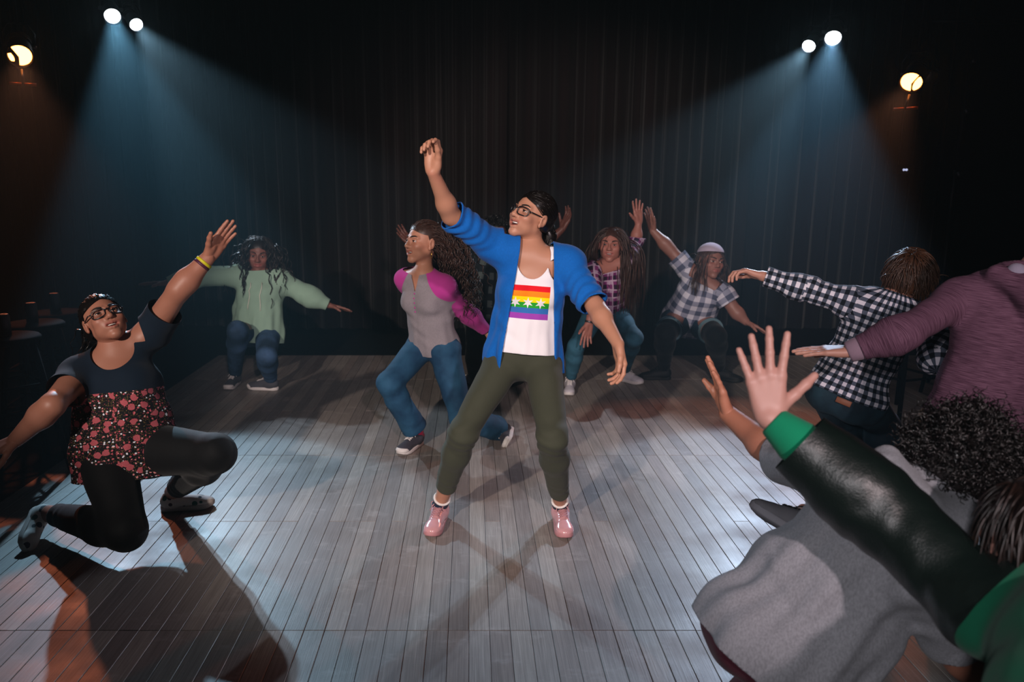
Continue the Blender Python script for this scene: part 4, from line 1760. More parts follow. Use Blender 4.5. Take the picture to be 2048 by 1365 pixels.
# ------------------------------------------------------------------ the lead dancer in the blue hoodie
p = Person('woman with glasses in open blue hoodie and rainbow flag tank top, arm raised', 1.60, '#b5836b',
           pelvis=(1048, 722, 3.26), pf=(-0.12, -1, 0), neck=(1066, 505, -1), cf=(-0.05, -1, 0),
           shL=(1133, 527, 0), shR=(992, 492, 0),
           armL=((1192, 615, -1), (1236, 688, -1), (1250, 770, 0)), armR=((902, 432, -1), (866, 345, -1), (866, 285, 0)),
           legL=((1104, 876, -1), (1121, 1012, 'z0.085'), (1132, 1068, 'z0.03')), legR=((926, 866, -1), (880, 1010, 'z0.085'), (862, 1064, 'z0.03')),
           head=(1064, 432, 0), hf=(-0.74, -0.58, 0.36), hu=(0.22, -0.05, 1), gaze=(0.1, 0.15), build=0.93, bust=0.72, hs=0.99, res=0.0075, hres=0.0034, seed=1, mouth=1.0, shw=0.16)
p.make_body()
p.make_head()
p.make_hand('R', (-0.35, -0.9, 0.1), curl=(0.72, 0.95, 1.0, 1.0), spread=0.03, thumb=(0.2, 0.6))
p.make_hand('L', (-0.7, -0.2, -0.2), curl=(0.38, 0.5, 0.55, 0.6), spread=0.04, thumb=(0.3, 0.3))
p.finish_body()
m_blue = cloth('royal_blue_jersey', '#0b63bb', 0.85, heather=0.25)
m_tank = tank_print('white_tank_with_flag')
m_olive = cloth('olive_twill', '#3c3f33', 0.8, var=0.1)
# tank top
pc = A(1044, 606, 3.12)
pr_c = p.loc(pc[None])[0]


def tank_uv(v, f):
    L = p.loc(v)
    idx = np.array([i for q in f for i in q])
    u = np.stack([L[idx, 0] - pr_c[0], L[idx, 2] - pr_c[2]], 1)
    u[L[idx, 1] < 0] += 5
    return u


def tank_cut(v):
    L = p.loc(v)
    top = np.linalg.norm(p.neck - p.pel)
    # deep scoop in front, wide arm holes
    scoop = 0.075 - np.sqrt((L[:, 0] * 1.0) ** 2 + ((L[:, 2] - top + 0.01) * 0.72) ** 2)
    scoop = np.where(L[:, 1] > -0.01, scoop, -1)
    hole = np.abs(L[:, 0]) - (0.115 + 0.9 * np.maximum(0, top - 0.16 - L[:, 2]))
    return np.maximum(scoop, hole)


p.shirt('tank_top', m_tank, e=0.013, sleeves=(None, None), hemz=0.045, flare=0.022, neck=(0.03, 0.0), amp=0.003, extra=tank_cut, uv=tank_uv, res=0.007)
# hoodie, hanging open


def hoodie_cut(v):
    L = p.loc(v)
    top = np.linalg.norm(p.neck - p.pel)
    z = L[:, 2] / top
    lo = -0.060 - 0.045 * np.clip(1 - z, 0, 1.2)      # inner edge of the right front
    hi = 0.085 + 0.050 * np.clip(1 - z, 0, 1.2)       # inner edge of the left front
    op = np.minimum(L[:, 0] - lo, hi - L[:, 0])
    return np.where(L[:, 1] > 0.0, op, -1)


hood = [Cone(p.neck - p.cf * 0.055 + p.cl * 0.09 + p.up * 0.0, p.neck - p.cf * 0.10 - p.up * 0.03, 0.035, 0.045, 0.03),
        Cone(p.neck - p.cf * 0.055 - p.cl * 0.09 + p.up * 0.01, p.neck - p.cf * 0.10 - p.up * 0.03, 0.035, 0.045, 0.03),
        Cone(p.neck - p.cf * 0.055 - p.cl * 0.08 + p.up * 0.012, p.neck + p.cf * 0.03 - p.cl * 0.062 - p.up * 0.03, 0.030, 0.018, 0.02),
        Cone(p.neck - p.cf * 0.055 + p.cl * 0.08 + p.up * 0.005, p.neck + p.cf * 0.03 + p.cl * 0.085 - p.up * 0.05, 0.026, 0.016, 0.02)]
hd = p.shirt('hoodie', m_blue, e=0.024, sleeves=(0.92, 0.98), hemz=-0.035, flare=0.035, neck=(0.055, -0.25), amp=0.006, drape=0.006, extra=hoodie_cut, more=hood, res=0.007, loose=0.012,
             spots=[(p.arm_pt('R', 0.8)[0], p.arm_pt('R', 0.8)[1], 0.12, 0.006, 130.0), (p.arm_pt('L', 0.75)[0], p.arm_pt('L', 0.75)[1], 0.10, 0.006, 130.0)])
for pt, dr in ((p.neck + p.cf * 0.055 - p.cl * 0.072 - p.up * 0.0, V(-0.35, -0.2, 1)),):
    v, f = tube([pt, pt + nv(dr) * 0.03], 0.006, 8)
    tag(obj('drawstring_tip', v, f, m_white_sole, hd, p.base), 'white drawstring tip')
p.pants('trousers', m_olive, e=0.007, ends=(1.78, 1.72), waist=0.10, amp=0.002, res=0.007, loose=0.002,
        spots=[(p.leg[n][1] + V(0, 0, -0.02), V(0, 0, 1), 0.09, 0.004, 110.0) for n in 'LR'])
m_pink = plain('pink_patent', '#c9959a', 0.22, 0, 0.6)
m_pinks = plain('pink_rubber', '#b98388', 0.5)
m_pinkl = plain('rose_lace', '#a8767c', 0.6)
m_navy_sock = cloth('navy_sock', '#1c2c44')
for n in 'LR':
    p.shoe(n, (m_pink, m_pinks, m_pinkl), 'lace', sock=m_navy_sock, scale=0.98)
p.glasses(m_frame, m_lensg)
pony = solid([Cone(p.hpt(0.0, -0.105, -0.012), p.hpt(0.005, -0.142, -0.05), 0.020, 0.030, 0.012), Cone(p.hpt(0.005, -0.142, -0.05), p.hpt(0.01, -0.142, -0.115), 0.030, 0.020, 0.02),
              Cone(p.hpt(0.01, -0.142, -0.115), p.hpt(0.01, -0.132, -0.155), 0.020, 0.008, 0.02)], 0.006)
rg = np.random.default_rng(4)
base_ = np.array([p.hpt(0, -0.105, -0.012), p.hpt(0.004, -0.135, -0.035), p.hpt(0.008, -0.148, -0.075), p.hpt(0.01, -0.145, -0.115), p.hpt(0.01, -0.135, -0.16)])
wid = np.array([0.014, 0.028, 0.033, 0.024, 0.010])
dirs = rg.normal(size=(150, 3))
dirs /= np.linalg.norm(dirs, axis=1, keepdims=True)
ctl = base_[None] + dirs[:, None] * wid[None, :, None]
tt = np.linspace(0, 4, 17)
i0 = np.minimum(tt.astype(int), 3)
fr_ = (tt - i0)
fr_ = (fr_ * fr_ * (3 - 2 * fr_))[None, :, None]
pony_st = strands(ctl[:, i0] * (1 - fr_) + ctl[:, i0 + 1] * fr_, np.full(150, 0.0024))
capv = p.hair_cap(0.006, low=-0.05, front=0.062, ripple=0.0012)
st = p.hair_sim(420, 0.14, 16, comb=lambda q: (-0.5 * q[0] * 10, -1, -0.5), lift=0.02, g=0.45, gr=0.05, rad=0.0020, push=1.085, jit=0.04, low=-0.045, front=0.06, seed=3, target=p.hpt(0, -0.112, -0.015))
p.hair(m_hair_black, [capv, st, pony, pony_st])
v, f = lathe(p.hpt(0, -0.112, -0.012), p.hpt(0.005, -0.15, -0.05) - p.hpt(0, -0.112, -0.012), [(0, 0.028), (0.002, 0.031), (0.014, 0.031), (0.016, 0.028)], 16)
obj('hair_tie', v, f, plain('black_elastic', '#101010', 0.6), p.root, p.base)

# ------------------------------------------------------------------ woman in pink and grey raglan top, lunging
p = Person('woman with long curly hair in pink and grey henley and jeans, lunging on one knee', 1.62, '#b58068',
           pelvis=(868, 692, 4.45), pf=(-0.72, -0.68, 0), neck=(846, 546, -1), cf=(-0.62, -0.78, 0),
           shL=(890, 575, -1), shR=(812, 560, 1),
           armL=((930, 622, 1), (975, 664, 1), (1010, 700, 0)), armR=((842, 618, 1), (870, 660, 1), (880, 690, 0)),
           legL=((924, 838, -1), (1000, 858, 1), (1012, 886, 'z0.02')), legR=((778, 768, -1), (832, 862, 'z0.1'), (805, 900, 'z0.03')),
           head=(846, 484, -1), hf=(-0.80, -0.58, 0.10), hu=(0.0, 0, 1), build=1.0, bust=0.95, hs=1.08, res=0.009, hres=0.0038, seed=2, mouth=0.7)
p.make_body()
p.make_head()
p.make_hand('L', (-0.4, 0.2, -0.8), curl=(0.3,) * 4)
p.make_hand('R', (0.4, 0.2, -0.8), curl=(0.3,) * 4, res=0.0045)
p.finish_body()
m_pinkj, m_greyj = cloth('magenta_jersey', '#b83a92'), cloth('grey_marl_jersey', '#918a90', heather=0.3)


def raglan(v):
    L = p.loc(v)
    top = np.linalg.norm(p.neck - p.pel)
    slope = 0.07 + 0.62 * (top - L[:, 2])
    r = np.where(L[:, 2] > top - 0.17, np.abs(L[:, 0]) - slope, -0.05)
    for n in 'LR':
        r = np.maximum(r, p.near_arm(v, n, 0.068, 0.5))
    return r


def vneck(v):
    L = p.loc(v)
    top = np.linalg.norm(p.neck - p.pel)
    d = 0.028 - np.abs(L[:, 0] + 0.0) - 0.30 * np.maximum(0, top + 0.0 - L[:, 2])
    return np.where(L[:, 1] > 0.02, d, -1)


g = p.shirt('henley_top', m_greyj, e=0.010, sleeves=(1.88, 1.88), hemz=-0.02, flare=0.016, neck=(0.02, 0.2), amp=0.0035, extra=vneck, slices=[('raglan_sleeves', m_pinkj, raglan)], uv=None, loose=0.004)
tag(g[1], 'bright pink shoulders and sleeves')
top = np.linalg.norm(p.neck - p.pel)
bt = M()
for i in range(5):
    c = p.pel + p.up * (top - 0.10 - 0.026 * i) + p.cf * 0.20
    # seat each button on the cloth
    vv = p.last[0]
    L = p.loc(vv)
    lc = p.loc(c[None])[0]
    j = np.argmin((L[:, 0]) ** 2 + (L[:, 2] - lc[2]) ** 2 + np.where(L[:, 1] < 0.03, 9, 0))
    v, f = lathe(vv[j] - p.cf * 0.001, p.cf, [(0, 0.005), (0.003, 0.005), (0.004, 0.003)], 10)
    obj('button', v, f, m_pinkj, g[0], p.base)
m_jean = denim('blue_denim', '#173a58', '#2f5f80')
p.pants('jeans', m_jean, e=0.009, ends=(1.93, 1.93), waist=0.06, amp=0.003, loose=0.004, flare=0.030)
m_cam, m_red = cloth('black_white_canvas', '#3c3a44', var=0.6, fold=40), cloth('crimson_sock', '#b01848')
p.shoe('R', (m_cam, m_white_sole, m_white_sole), 'canvas', sock=m_red)
p.shoe('L', (m_cam, m_white_sole, m_white_sole), 'canvas', sock=m_red, up=(-0.92, 0.1, 0.35))
coll = [(p.shL, 0.085), (lerp(p.pel, p.neck, 0.7), 0.14), (p.neck, 0.07)]
capv = p.hair_cap(0.005, low=-0.03, front=0.064)
back = -p.hR[1]
st0 = p.hair_sim(260, 0.13, 14, comb=(0, -1, 0.1), lift=0.03, g=0.4, gr=0.05, curl=0.002, freq=90, rad=0.0024, push=1.1, jit=0.06, seed=4, front=0.064, target=p.hpt(0.02, -0.10, 0.05))
st = p.hair_sim(560, 0.40, 30, comb=lambda q: (0.3 * q[0] * 8, -1, -0.1), lift=0.15, g=0.20, gr=0.1, region=lambda q: (q[:, 1] < 0.0) & (q[:, 2] < 0.09), gdir=(0.30, 0.05, -1), curl=0.011, freq=95, rad=0.0036, push=1.12, coll=coll, jit=0.3,
                seed=5, low=-0.04, front=0.064, lvar=0.35, ramp=0.5)
p.hair(m_hair_curl, [capv, st0, st])
v, f = tube([p.hpt(0.083, -0.006, -0.04), p.hpt(0.085, -0.006, -0.06), p.hpt(0.086, -0.004, -0.085)], (0.0015, 0.0015, 0.004), 8)
tag(obj('earring', v, f, plain('gold', '#c9a04a', 0.25, 1.0), p.root, p.base), 'gold drop earring')
v, f = tube([p.hpt(0.058, -0.05, 0.075), p.hpt(0.066, -0.07, 0.055), p.hpt(0.064, -0.085, 0.035)], 0.005, 8)
obj('hair_clip', v, f, m_steel, p.root, p.base)

# ------------------------------------------------------------------ kneeling woman in the floral top
p = Person('kneeling woman with glasses in dark floral top and black leggings, one arm raised', 1.60, '#a36f5c',
           pelvis=(252, 905, 3.12), pf=(0.35, -0.94, 0), neck=(232, 697, -1), cf=(0.22, -0.96, 0.1),
           shL=(300, 668, 1), shR=(158, 752, -1),
           armL=((358, 580, -1), (416, 516, 0), (458, 458, 0)), armR=((104, 812, -1), (32, 880, 1), (-20, 905, 0)),
           legL=((432, 908, -1), (345, 985, 'z0.09'), (405, 1003, 'z0.03')), legR=((252, 1062, -1), (98, 1028, 'z0.10'), (62, 1092, 'z0.02')),
           head=(208, 640, 0), hf=(0.50, -0.68, 0.54), hu=(-0.35, 0.1, 1), build=1.22, bust=1.12, hs=1.04, res=0.0085, hres=0.0036, seed=3, mouth=0.7, fat=1.12)
p.make_body()
p.make_head()
p.make_hand('L', (0.5, -0.7, -0.6), curl=(0.06, 0.05, 0.06, 0.1), spread=0.06, thumb=(0.75, 0.1))
p.make_hand('R', (-0.2, 0.1, -0.95), curl=(0.15,) * 4)
p.finish_body()
m_navy, m_flor = cloth('navy_jersey', '#0d1c2c', 0.85), floral('floral_print')


def yoke(v):
    L = p.loc(v)
    top = np.linalg.norm(p.neck - p.pel)
    # navy above, print below a slanted chest line
    return -(L[:, 2] - (top * 0.60 + 0.10 * np.abs(L[:, 0] * 0 - 0.0))) * np.where(np.abs(L[:, 0]) < 0.24, 1, 0) - np.where(np.abs(L[:, 0]) < 0.24, 0, 0.1)


def scoop(v):
    L = p.loc(v)
    top = np.linalg.norm(p.neck - p.pel)
    d = 0.088 - np.sqrt((L[:, 0]) ** 2 + ((L[:, 2] - top) * 1.0) ** 2)
    return np.where(L[:, 1] > 0.0, d, -1)


g = p.shirt('blouse', m_navy, e=0.014, sleeves=(0.52, 0.52), hemz=-0.10, flare=0.03, neck=(0.025, 0.1), amp=0.004, extra=scoop, slices=[('floral_panel', m_flor, yoke)], loose=0.014)
tag(g[1], 'dark floral print with pink roses')
m_legg = cloth('black_leggings', '#07080b', 0.75, var=0.05, bump=0.1)
p.pants('leggings', m_legg, e=0.006, ends=(1.86, 1.86), waist=0.13, amp=0.001, loose=0.0)


def shoe_print(name):
    n = NT(name)
    co = n.coord()
    v = n.node('ShaderNodeTexVoronoi')
    n.put(v.inputs['Vector'], co)
    v.inputs['Scale'].default_value = 30
    r = n.sep(v.outputs['Color'])[0]
    m = n.math('MULTIPLY', n.math('LESS_THAN', v.outputs['Distance'], 0.42), n.math('GREATER_THAN', r, 0.45))
    return n.fin(n.mix(m, srgb('#cfc6c0'), n.ramp(r, [(0.45, srgb('#1d2c3a')), (0.7, srgb('#3a1c30')), (0.85, srgb('#2f5a52'))], 'CONSTANT')), 0.75)


m_shp = shoe_print('flower_canvas')
m_dirty = plain('off_white_rubber', '#b8aca6', 0.6)
p.shoe('L', (m_shp, m_dirty, m_dirty), 'slip')
p.shoe('R', (m_shp, m_dirty, m_dirty), 'slip', up=(0.85, 0.05, 0.30))
w, e_ = p.arm['L'][2], p.arm['L'][1]
ax = nv(e_ - w)
for off, cl in ((0.020, '#c9c21e'), (0.034, '#4a2038')):
    v, f = lathe(w + ax * off, ax, [(0, 0.034), (0.0, 0.037), (0.012, 0.038), (0.012, 0.035)], 24)
    tag(obj('wristband', v, f, plain('rubber_band_' + cl[1:], cl, 0.5), p.root, p.base), 'yellow wristband' if cl == '#c9c21e' else 'dark plum wristband')
p.glasses(m_frame, m_lensg)
bun = [Ell(p.hpt(-0.02, -0.115, 0.0), p.hR, V(0.05, 0.045, 0.05), 0.02)]
capv = p.hair_cap(0.007, low=-0.05, front=0.066, more=bun, ripple=0.002)
st = p.hair_sim(260, 0.15, 16, comb=lambda q: (-0.4 * q[0] * 10, -1, -0.3), lift=0.03, g=0.4, gr=0.05, curl=0.002, freq=150, rad=0.0026, push=1.1, jit=0.08, seed=9, front=0.064, target=p.hpt(-0.01, -0.12, -0.01))
st2 = p.hair_sim(90, 0.30, 20, comb=(0, -1, -0.4), lift=0.1, g=0.2, curl=0.006, freq=70, rad=0.003, push=1.1, region=lambda q: q[:, 1] < -0.05, seed=10, gdir=(-0.15, 0.3, -1), coll=[(p.neck, 0.09), (lerp(p.pel, p.neck, .7), 0.17)])
p.hair(m_hair_black, [capv, st, st2])

# ------------------------------------------------------------------ woman in the mint hoodie
p = Person('woman in mint green hoodie with wavy dark hair, lunging with both arms spread wide', 1.62, '#7d5348',
           pelvis=(515, 668, 5.78), pf=(-0.1, -1, 0), neck=(521, 543, -1), cf=(0.0, -1, 0),
           shL=(563, 563, 0), shR=(478, 553, 0),
           armL=((612, 590, 0), (658, 611, 0), (695, 619, 0)), armR=((402, 552, 0), (332, 567, 0), (292, 567, 0)),
           legL=((533, 714, -1), (541, 758, 'z0.09'), (532, 775, 'z0.02')), legR=((474, 662, -1), (470, 748, 'z0.09'), (458, 772, 'z0.03')),
           head=(517, 508, 0), hf=(0.20, -0.95, -0.14), hu=(0.1, 0, 1), build=1.08, bust=0.8, hs=1.12, res=0.012, hres=0.005, seed=4, mouth=0.3)
p.make_body()
p.make_head()
p.make_hand('L', (0.0, -0.3, -1), curl=(0.08,) * 4, res=0.0048)
p.make_hand('R', (0.0, -0.3, -1), curl=(0.08,) * 4, res=0.0048)
p.finish_body()
m_mint = cloth('mint_fleece', '#8fae9b', 0.9, var=0.1)
hood = [Cone(p.neck - p.cf * 0.06 + p.cl * 0.085, p.neck - p.cf * 0.10, 0.04, 0.05, 0.03), Cone(p.neck - p.cf * 0.06 - p.cl * 0.085, p.neck - p.cf * 0.10, 0.04, 0.05, 0.03),
        Cone(p.neck - p.cf * 0.03 + p.cl * 0.075, p.neck + p.cf * 0.06 - p.up * 0.05, 0.03, 0.025, 0.02), Cone(p.neck - p.cf * 0.03 - p.cl * 0.075, p.neck + p.cf * 0.06 - p.up * 0.05, 0.03, 0.025, 0.02)]
g = p.shirt('hoodie', m_mint, e=0.036, sleeves=(1.95, 1.95), hemz=-0.06, flare=0.02, neck=(0.04, 0.35), amp=0.006, drape=0.006, more=hood, loose=0.010, cuff=-0.018, uv=None)
vv = p.last[0]
L = p.loc(vv)
for sx in (-0.035, 0.045):
    pts = []
    for z in np.linspace(0.40, 0.19, 8):
        j = np.argmin((L[:, 0] - sx * (1 + (0.4 - z) * 0.8)) ** 2 + (L[:, 2] - z) ** 2 + np.where(L[:, 1] < 0.03, 9, 0))
        pts.append(vv[j] + p.cf * 0.004)
    v, f = tube(pts, 0.0042, 6)
    obj('drawstring', v, f, plain('cream_cord', '#c8cdbf', 0.8), g, p.base)
m_ripped = denim('ripped_blue_denim', '#22364e', '#46648a')
p.pants('jeans', m_ripped, e=0.006, ends=(1.94, 1.94), waist=0.05, loose=0.006)
m_chuck = cloth('grey_canvas', '#4a4a50')
for n in 'LR':
    p.shoe(n, (m_chuck, m_white_sole, m_white_sole), 'canvas')
coll = [(p.shL, 0.11), (p.shR, 0.11), (lerp(p.pel, p.neck, 0.75), 0.17), (p.neck, 0.09)]
capv = p.hair_cap(0.008, low=-0.05, front=0.060, res=0.007)
st = p.hair_sim(1100, 0.38, 22, comb=lambda q: (np.sign(q[0]) * 0.9, 0.05, -0.4), lift=0.12, g=0.26, gr=0.08, curl=0.009, freq=60, rad=0.0046, push=1.13, coll=coll, jit=0.3, seed=4, low=-0.05, front=0.06, region=lambda q: q[:, 1] < 0.03)
p.hair(m_hair_dark, [capv, st])

# ------------------------------------------------------------------ woman in the purple plaid shirt
p = Person('woman with very long brown hair in purple plaid shirt and blue jeans, crouching forward', 1.60, '#a06a5e',
           pelvis=(1212, 628, 5.75), pf=(-0.15, -1, 0), neck=(1216, 528, -1), cf=(-0.1, -0.95, 0),
           shL=(1255, 520, 1), shR=(1184, 540, -1),
           armL=((1272, 478, 1), (1277, 447, 0), (1275, 400, 0)), armR=((1190, 592, -1), (1178, 646, 0), (1170, 690, 0)),
           legL=((1268, 676, -1), (1247, 742, 'z0.085'), (1290, 765, 'z0.03')), legR=((1152, 694, -1), (1140, 760, 'z0.085'), (1138, 788, 'z0.03')),
           head=(1222, 489, -1), hf=(-0.28, -0.95, 0.02), hu=(0.02, 0, 1), build=0.95, bust=0.75, hs=1.12, res=0.011, hres=0.005, seed=5, mouth=0.6, torso=0.44)
p.make_body()
p.make_head()
p.make_hand('L', (0.3, -0.9, 0.1), curl=(0.05,) * 4, spread=0.2, thumb=(0.9, 0.1), res=0.0046)
p.make_hand('R', (0.3, -0.9, 0), curl=(0.12,) * 4, spread=0.2, thumb=(0.8, 0.2), res=0.0046)
p.finish_body()
m_purp = plaid('purple_plaid', '#a58aa4', '#6f2a62', '#2a1830', 0.034, accent='#b9a4b8')
p.shirt('plaid_shirt', m_purp, e=0.014, sleeves=(1.1, 1.15), hemz=-0.05, flare=0.02, neck=(0.015, 0.35), amp=0.004, loose=0.012)
m_teal = denim('teal_denim', '#1f4a5c', '#3d7088')
p.pants('jeans', m_teal, e=0.007, ends=(1.9, 1.9), waist=0.13, loose=0.002)
m_whs = plain('white_leather', '#c9c6ce', 0.45)
for n in 'LR':
    p.shoe(n, (m_whs, m_white_sole, m_white_sole), 'lace')
v, f = lathe(p.arm['R'][2], p.arm['R'][1] - p.arm['R'][2], [(0, 0.026), (0, 0.030), (0.014, 0.030), (0.014, 0.026)], 16)
obj('bracelet', v, f, m_steel, p.root, p.base)
coll = [(p.shL, 0.085), (p.shR, 0.085), (lerp(p.pel, p.neck, 0.75), 0.14), (p.neck, 0.07)]
capv = p.hair_cap(0.007, low=-0.05, front=0.062, res=0.007)
st = p.hair_sim(520, 0.52, 24, comb=lambda q: (np.sign(q[0]) * 0.8, -0.25, -0.5), lift=0.06, g=0.27, gr=0.06, curl=0.004, freq=25, rad=0.0038, push=1.1, coll=coll, jit=0.2, seed=6, low=-0.05, front=0.062)
p.hair(m_hair_brown, [capv, st])

# ------------------------------------------------------------------ woman in the cap and pale checked shirt
p = Person('woman in pale cap, grey and white checked shirt and denim shorts, leaning to touch hands', 1.62, '#8a6054',
           pelvis=(1376, 640, 6.15), pf=(0.1, -1, 0), neck=(1410, 556, -1), cf=(0.1, -0.97, 0),
           shL=(1448, 590, -1), shR=(1376, 540, 0),
           armL=((1470, 622, 0), (1492, 644, 0), (1520, 658, 0)), armR=((1338, 497, 0), (1306, 462, 0), (1297, 425, 0)),
           legL=((1432, 672, -1), (1438, 738, 'z0.09'), (1455, 755, 'z0.03')), legR=((1330, 668, -1), (1328, 738, 'z0.09'), (1310, 752, 'z0.03')),
           head=(1422, 522, -1), hf=(0.22, -0.97, 0.0), hu=(0.12, 0, 1), build=1.22, bust=1.05, hs=1.14, res=0.012, hres=0.005, seed=6, mouth=0.12, torso=0.44, fat=1.12)
p.make_body()
p.make_head()
p.make_hand('R', (-0.8, -0.5, 0.2), curl=(0.1,) * 4, spread=0.1, thumb=(0.6, 0.2), res=0.0048)
p.make_hand('L', (0, -0.3, -1), curl=(0.1,) * 4, res=0.0048)
p.finish_body()
m_ging = plaid('pale_gingham', '#c8c9d6', '#8c90a4', '#4c5268', 0.042)
p.shirt('checked_shirt', m_ging, e=0.018, sleeves=(0.5, 0.6), hemz=-0.06, flare=0.03, neck=(0.015, 0.3), amp=0.005, loose=0.02)
m_tights = cloth('black_tights', '#060608', 0.8, bump=0.05)
p.pants('tights', m_tights, e=0.003, ends=(1.97, 1.97), waist=0.02, amp=0.0, loose=0)
m_short = denim('dark_denim', '#12283a', '#1e3d52')
p.pants('denim_shorts', m_short, e=0.012, ends=(0.72, 0.72), waist=0.13, loose=0.010)
for n in 'LR':
    c, d = p.leg_pt(n, 0.70)
    rr = lerp(0.088, 0.056, 0.7) * p.b * p.fat * p.sc + 0.021
    v, f = lathe(c - d * 0.004, d, [(0, rr - 0.004), (0.0, rr), (0.010, rr), (0.010, rr - 0.004)], 28)
    obj('turned_hem', v, f, plain('pale_hem', '#56727c', 0.8), p.root, p.base)
    p.shoe(n, (plain('black_canvas', '#0c0c0e', 0.7), m_black_sole, m_black_sole), 'lace')
coll = [(p.shL, 0.10), (p.shR, 0.09), (lerp(p.pel, p.neck, 0.75), 0.17), (p.neck, 0.08)]
capv = p.hair_cap(0.006, low=-0.05, front=0.062, res=0.007)
st = p.hair_sim(240, 0.32, 20, comb=lambda q: (np.sign(q[0]) * 0.8, -0.2, -0.6), lift=0.04, g=0.26, gr=0.05, curl=0.004, freq=30, rad=0.004, push=1.06, coll=coll, jit=0.2, seed=7, region=lambda q: q[:, 2] < 0.07)
p.hair(m_hair_brown, [capv, st])
hv, hf_ = solid([Ell(p.hpt(0, -0.02, 0.040), p.hR, V(0.090, 0.108, 0.088) * p.hs, 0.02)], 0.007)
Lh = ((hv - p.hc) @ p.hR.T) / p.hs
hv, hf_ = clip(hv, hf_, (0.060 + 0.28 * Lh[:, 1] * 0.6) - Lh[:, 2])
hv, hf_ = hem(hv, hf_)
tag(obj('cap', hv, hf_, cloth('lilac_knit', '#b9aec2', 0.9, weave=250), p.root, p.base), 'pale lilac knitted cap')

# ------------------------------------------------------------------ dancer hidden behind the lead
p = Person('dancer in dark striped shirt mostly hidden behind the woman in the blue hoodie', 1.66, '#5a352c',
           pelvis=(975, 640, 6.0), pf=(0.1, -1, 0), neck=(985, 512, 0), cf=(0.1, -1, 0),
           shL=(1025, 520, 0), shR=(950, 522, 0),
           armL=((1085, 495, 0), (1125, 458, 0), (1148, 408, 0)), armR=((880, 512, 0), (824, 490, 0), (800, 462, 0)),
           legL=((1010, 700, -1), (1015, 752, 'z0.09'), (1020, 765, 'z0.03')), legR=((955, 700, -1), (950, 752, 'z0.09'), (945, 765, 'z0.03')),
           head=(992, 468, 0), hf=(0.45, -0.88, 0.0), hu=(0, 0, 1), build=1.1, hs=1.05, res=0.013, hres=0.006, seed=7, mouth=0.0)
p.make_body()
p.make_head()
p.make_hand('L', (-0.8, -0.5, 0), curl=(0.25,) * 4, res=0.0055)
p.make_hand('R', (0.5, -0.8, 0.2), curl=(0.1,) * 4, res=0.0055)
p.finish_body()
m_hid = plaid('dark_stripe', '#10181c', '#141c22', '#46504f', 0.055)
p.shirt('striped_shirt', m_hid, e=0.016, sleeves=(1.0, 1.0), hemz=-0.08, flare=0.02, amp=0.005, loose=0.014)
p.pants('trousers', cloth('dark_olive_cotton', '#22251f'), e=0.012, ends=(1.95, 1.95), waist=0.05, loose=0.01)
for n in 'LR':
    p.shoe(n, (m_chuck, m_black_sole, m_white_sole), 'lace')
p.hair(m_hair_black, [p.hair_cap(0.012, low=-0.03, front=0.06, res=0.008), p.hair_sim(250, 0.05, 8, comb=(0, -0.3, 1), lift=1.0, g=0.0, curl=0.006, freq=200, rad=0.004, jit=0.5, seed=3)])

# ------------------------------------------------------------------ boy in the black and white check
p = Person('boy with short brown hair in black and white checked shirt and jeans, seen from behind', 1.70, '#b08070',
           pelvis=(1690, 792, 3.62), pf=(0.55, 0.83, 0), neck=(1782, 598, 1), cf=(0.35, 0.93, -0.1),
           shL=(1700, 606, -1), shR=(1850, 640, 1),
           armL=((1622, 580, 0), (1524, 552, 0), (1482, 540, 0)), armR=((1868, 720, -1), (1930, 640, 1), (1960, 600, 0)),
           legL=((1692, 868, 1), (1690, 972, 'z0.09'), (1730, 985, 'z0.03')), legR=((1768, 850, 1), (1748, 950, 'z0.09'), (1790, 960, 'z0.03')),
           head=(1818, 556, 1), hf=(0.62, 0.76, -0.18), hu=(0.25, 0.1, 1), build=0.98, hs=1.06, res=0.009, hres=0.005, seed=8, mouth=0.0, eyes=False, torso=0.50, shw=0.17)
p.make_body()
p.make_head(False)
p.make_hand('L', (0.1, -0.25, -1), curl=(0.6, 0.65, 0.7, 0.7), spread=0.05, thumb=(0.5, 0.3))
p.make_hand('R', (0.1, -0.25, -1), curl=(0.3,) * 4, res=0.005)
p.finish_body()
m_bw = plaid('black_white_check', '#cfcbd6', '#4a5160', '#0e141c', 0.0195)
p.shirt('checked_shirt', m_bw, e=0.020, sleeves=(1.93, 1.93), hemz=0.01, flare=0.022, neck=(0.03, 0.1), amp=0.006, loose=0.005, cuff=-0.004, res=0.008)
m_dj = denim('dark_blue_denim', '#14242f', '#24424f')
p.pants('jeans', m_dj, e=0.012, ends=(1.96, 1.96), waist=0.05, loose=0.008)
c = p.pel - p.pf * 0.142 - p.up * 0.012 - p.pl * 0.01
R3 = np.array([p.pl, p.up, -p.pf])
v, f = box((-0.035, -0.014, -0.01), (0.035, 0.014, 0.008), 0.003)
tag(obj('leather_patch', c + v @ R3, f, plain('tan_leather', '#7a4a34', 0.6), p.root, p.base), 'tan leather waistband patch')
for n in 'LR':
    p.shoe(n, (m_chuck, m_white_sole, m_white_sole), 'lace')
capv = p.hair_cap(0.012, low=-0.075, front=0.05, res=0.006)
st = p.hair_sim(900, 0.085, 12, comb=lambda q: (q[0] * 4, 0.5 - 8 * max(0, -q[1] - 0.03), -0.5 + 9 * max(0, q[2] - 0.08)), lift=0.22, g=0.14, rad=0.0034, push=1.14, jit=0.22, seed=8, low=-0.07, front=0.05)
p.hair(m_hair_boy, [capv, st])

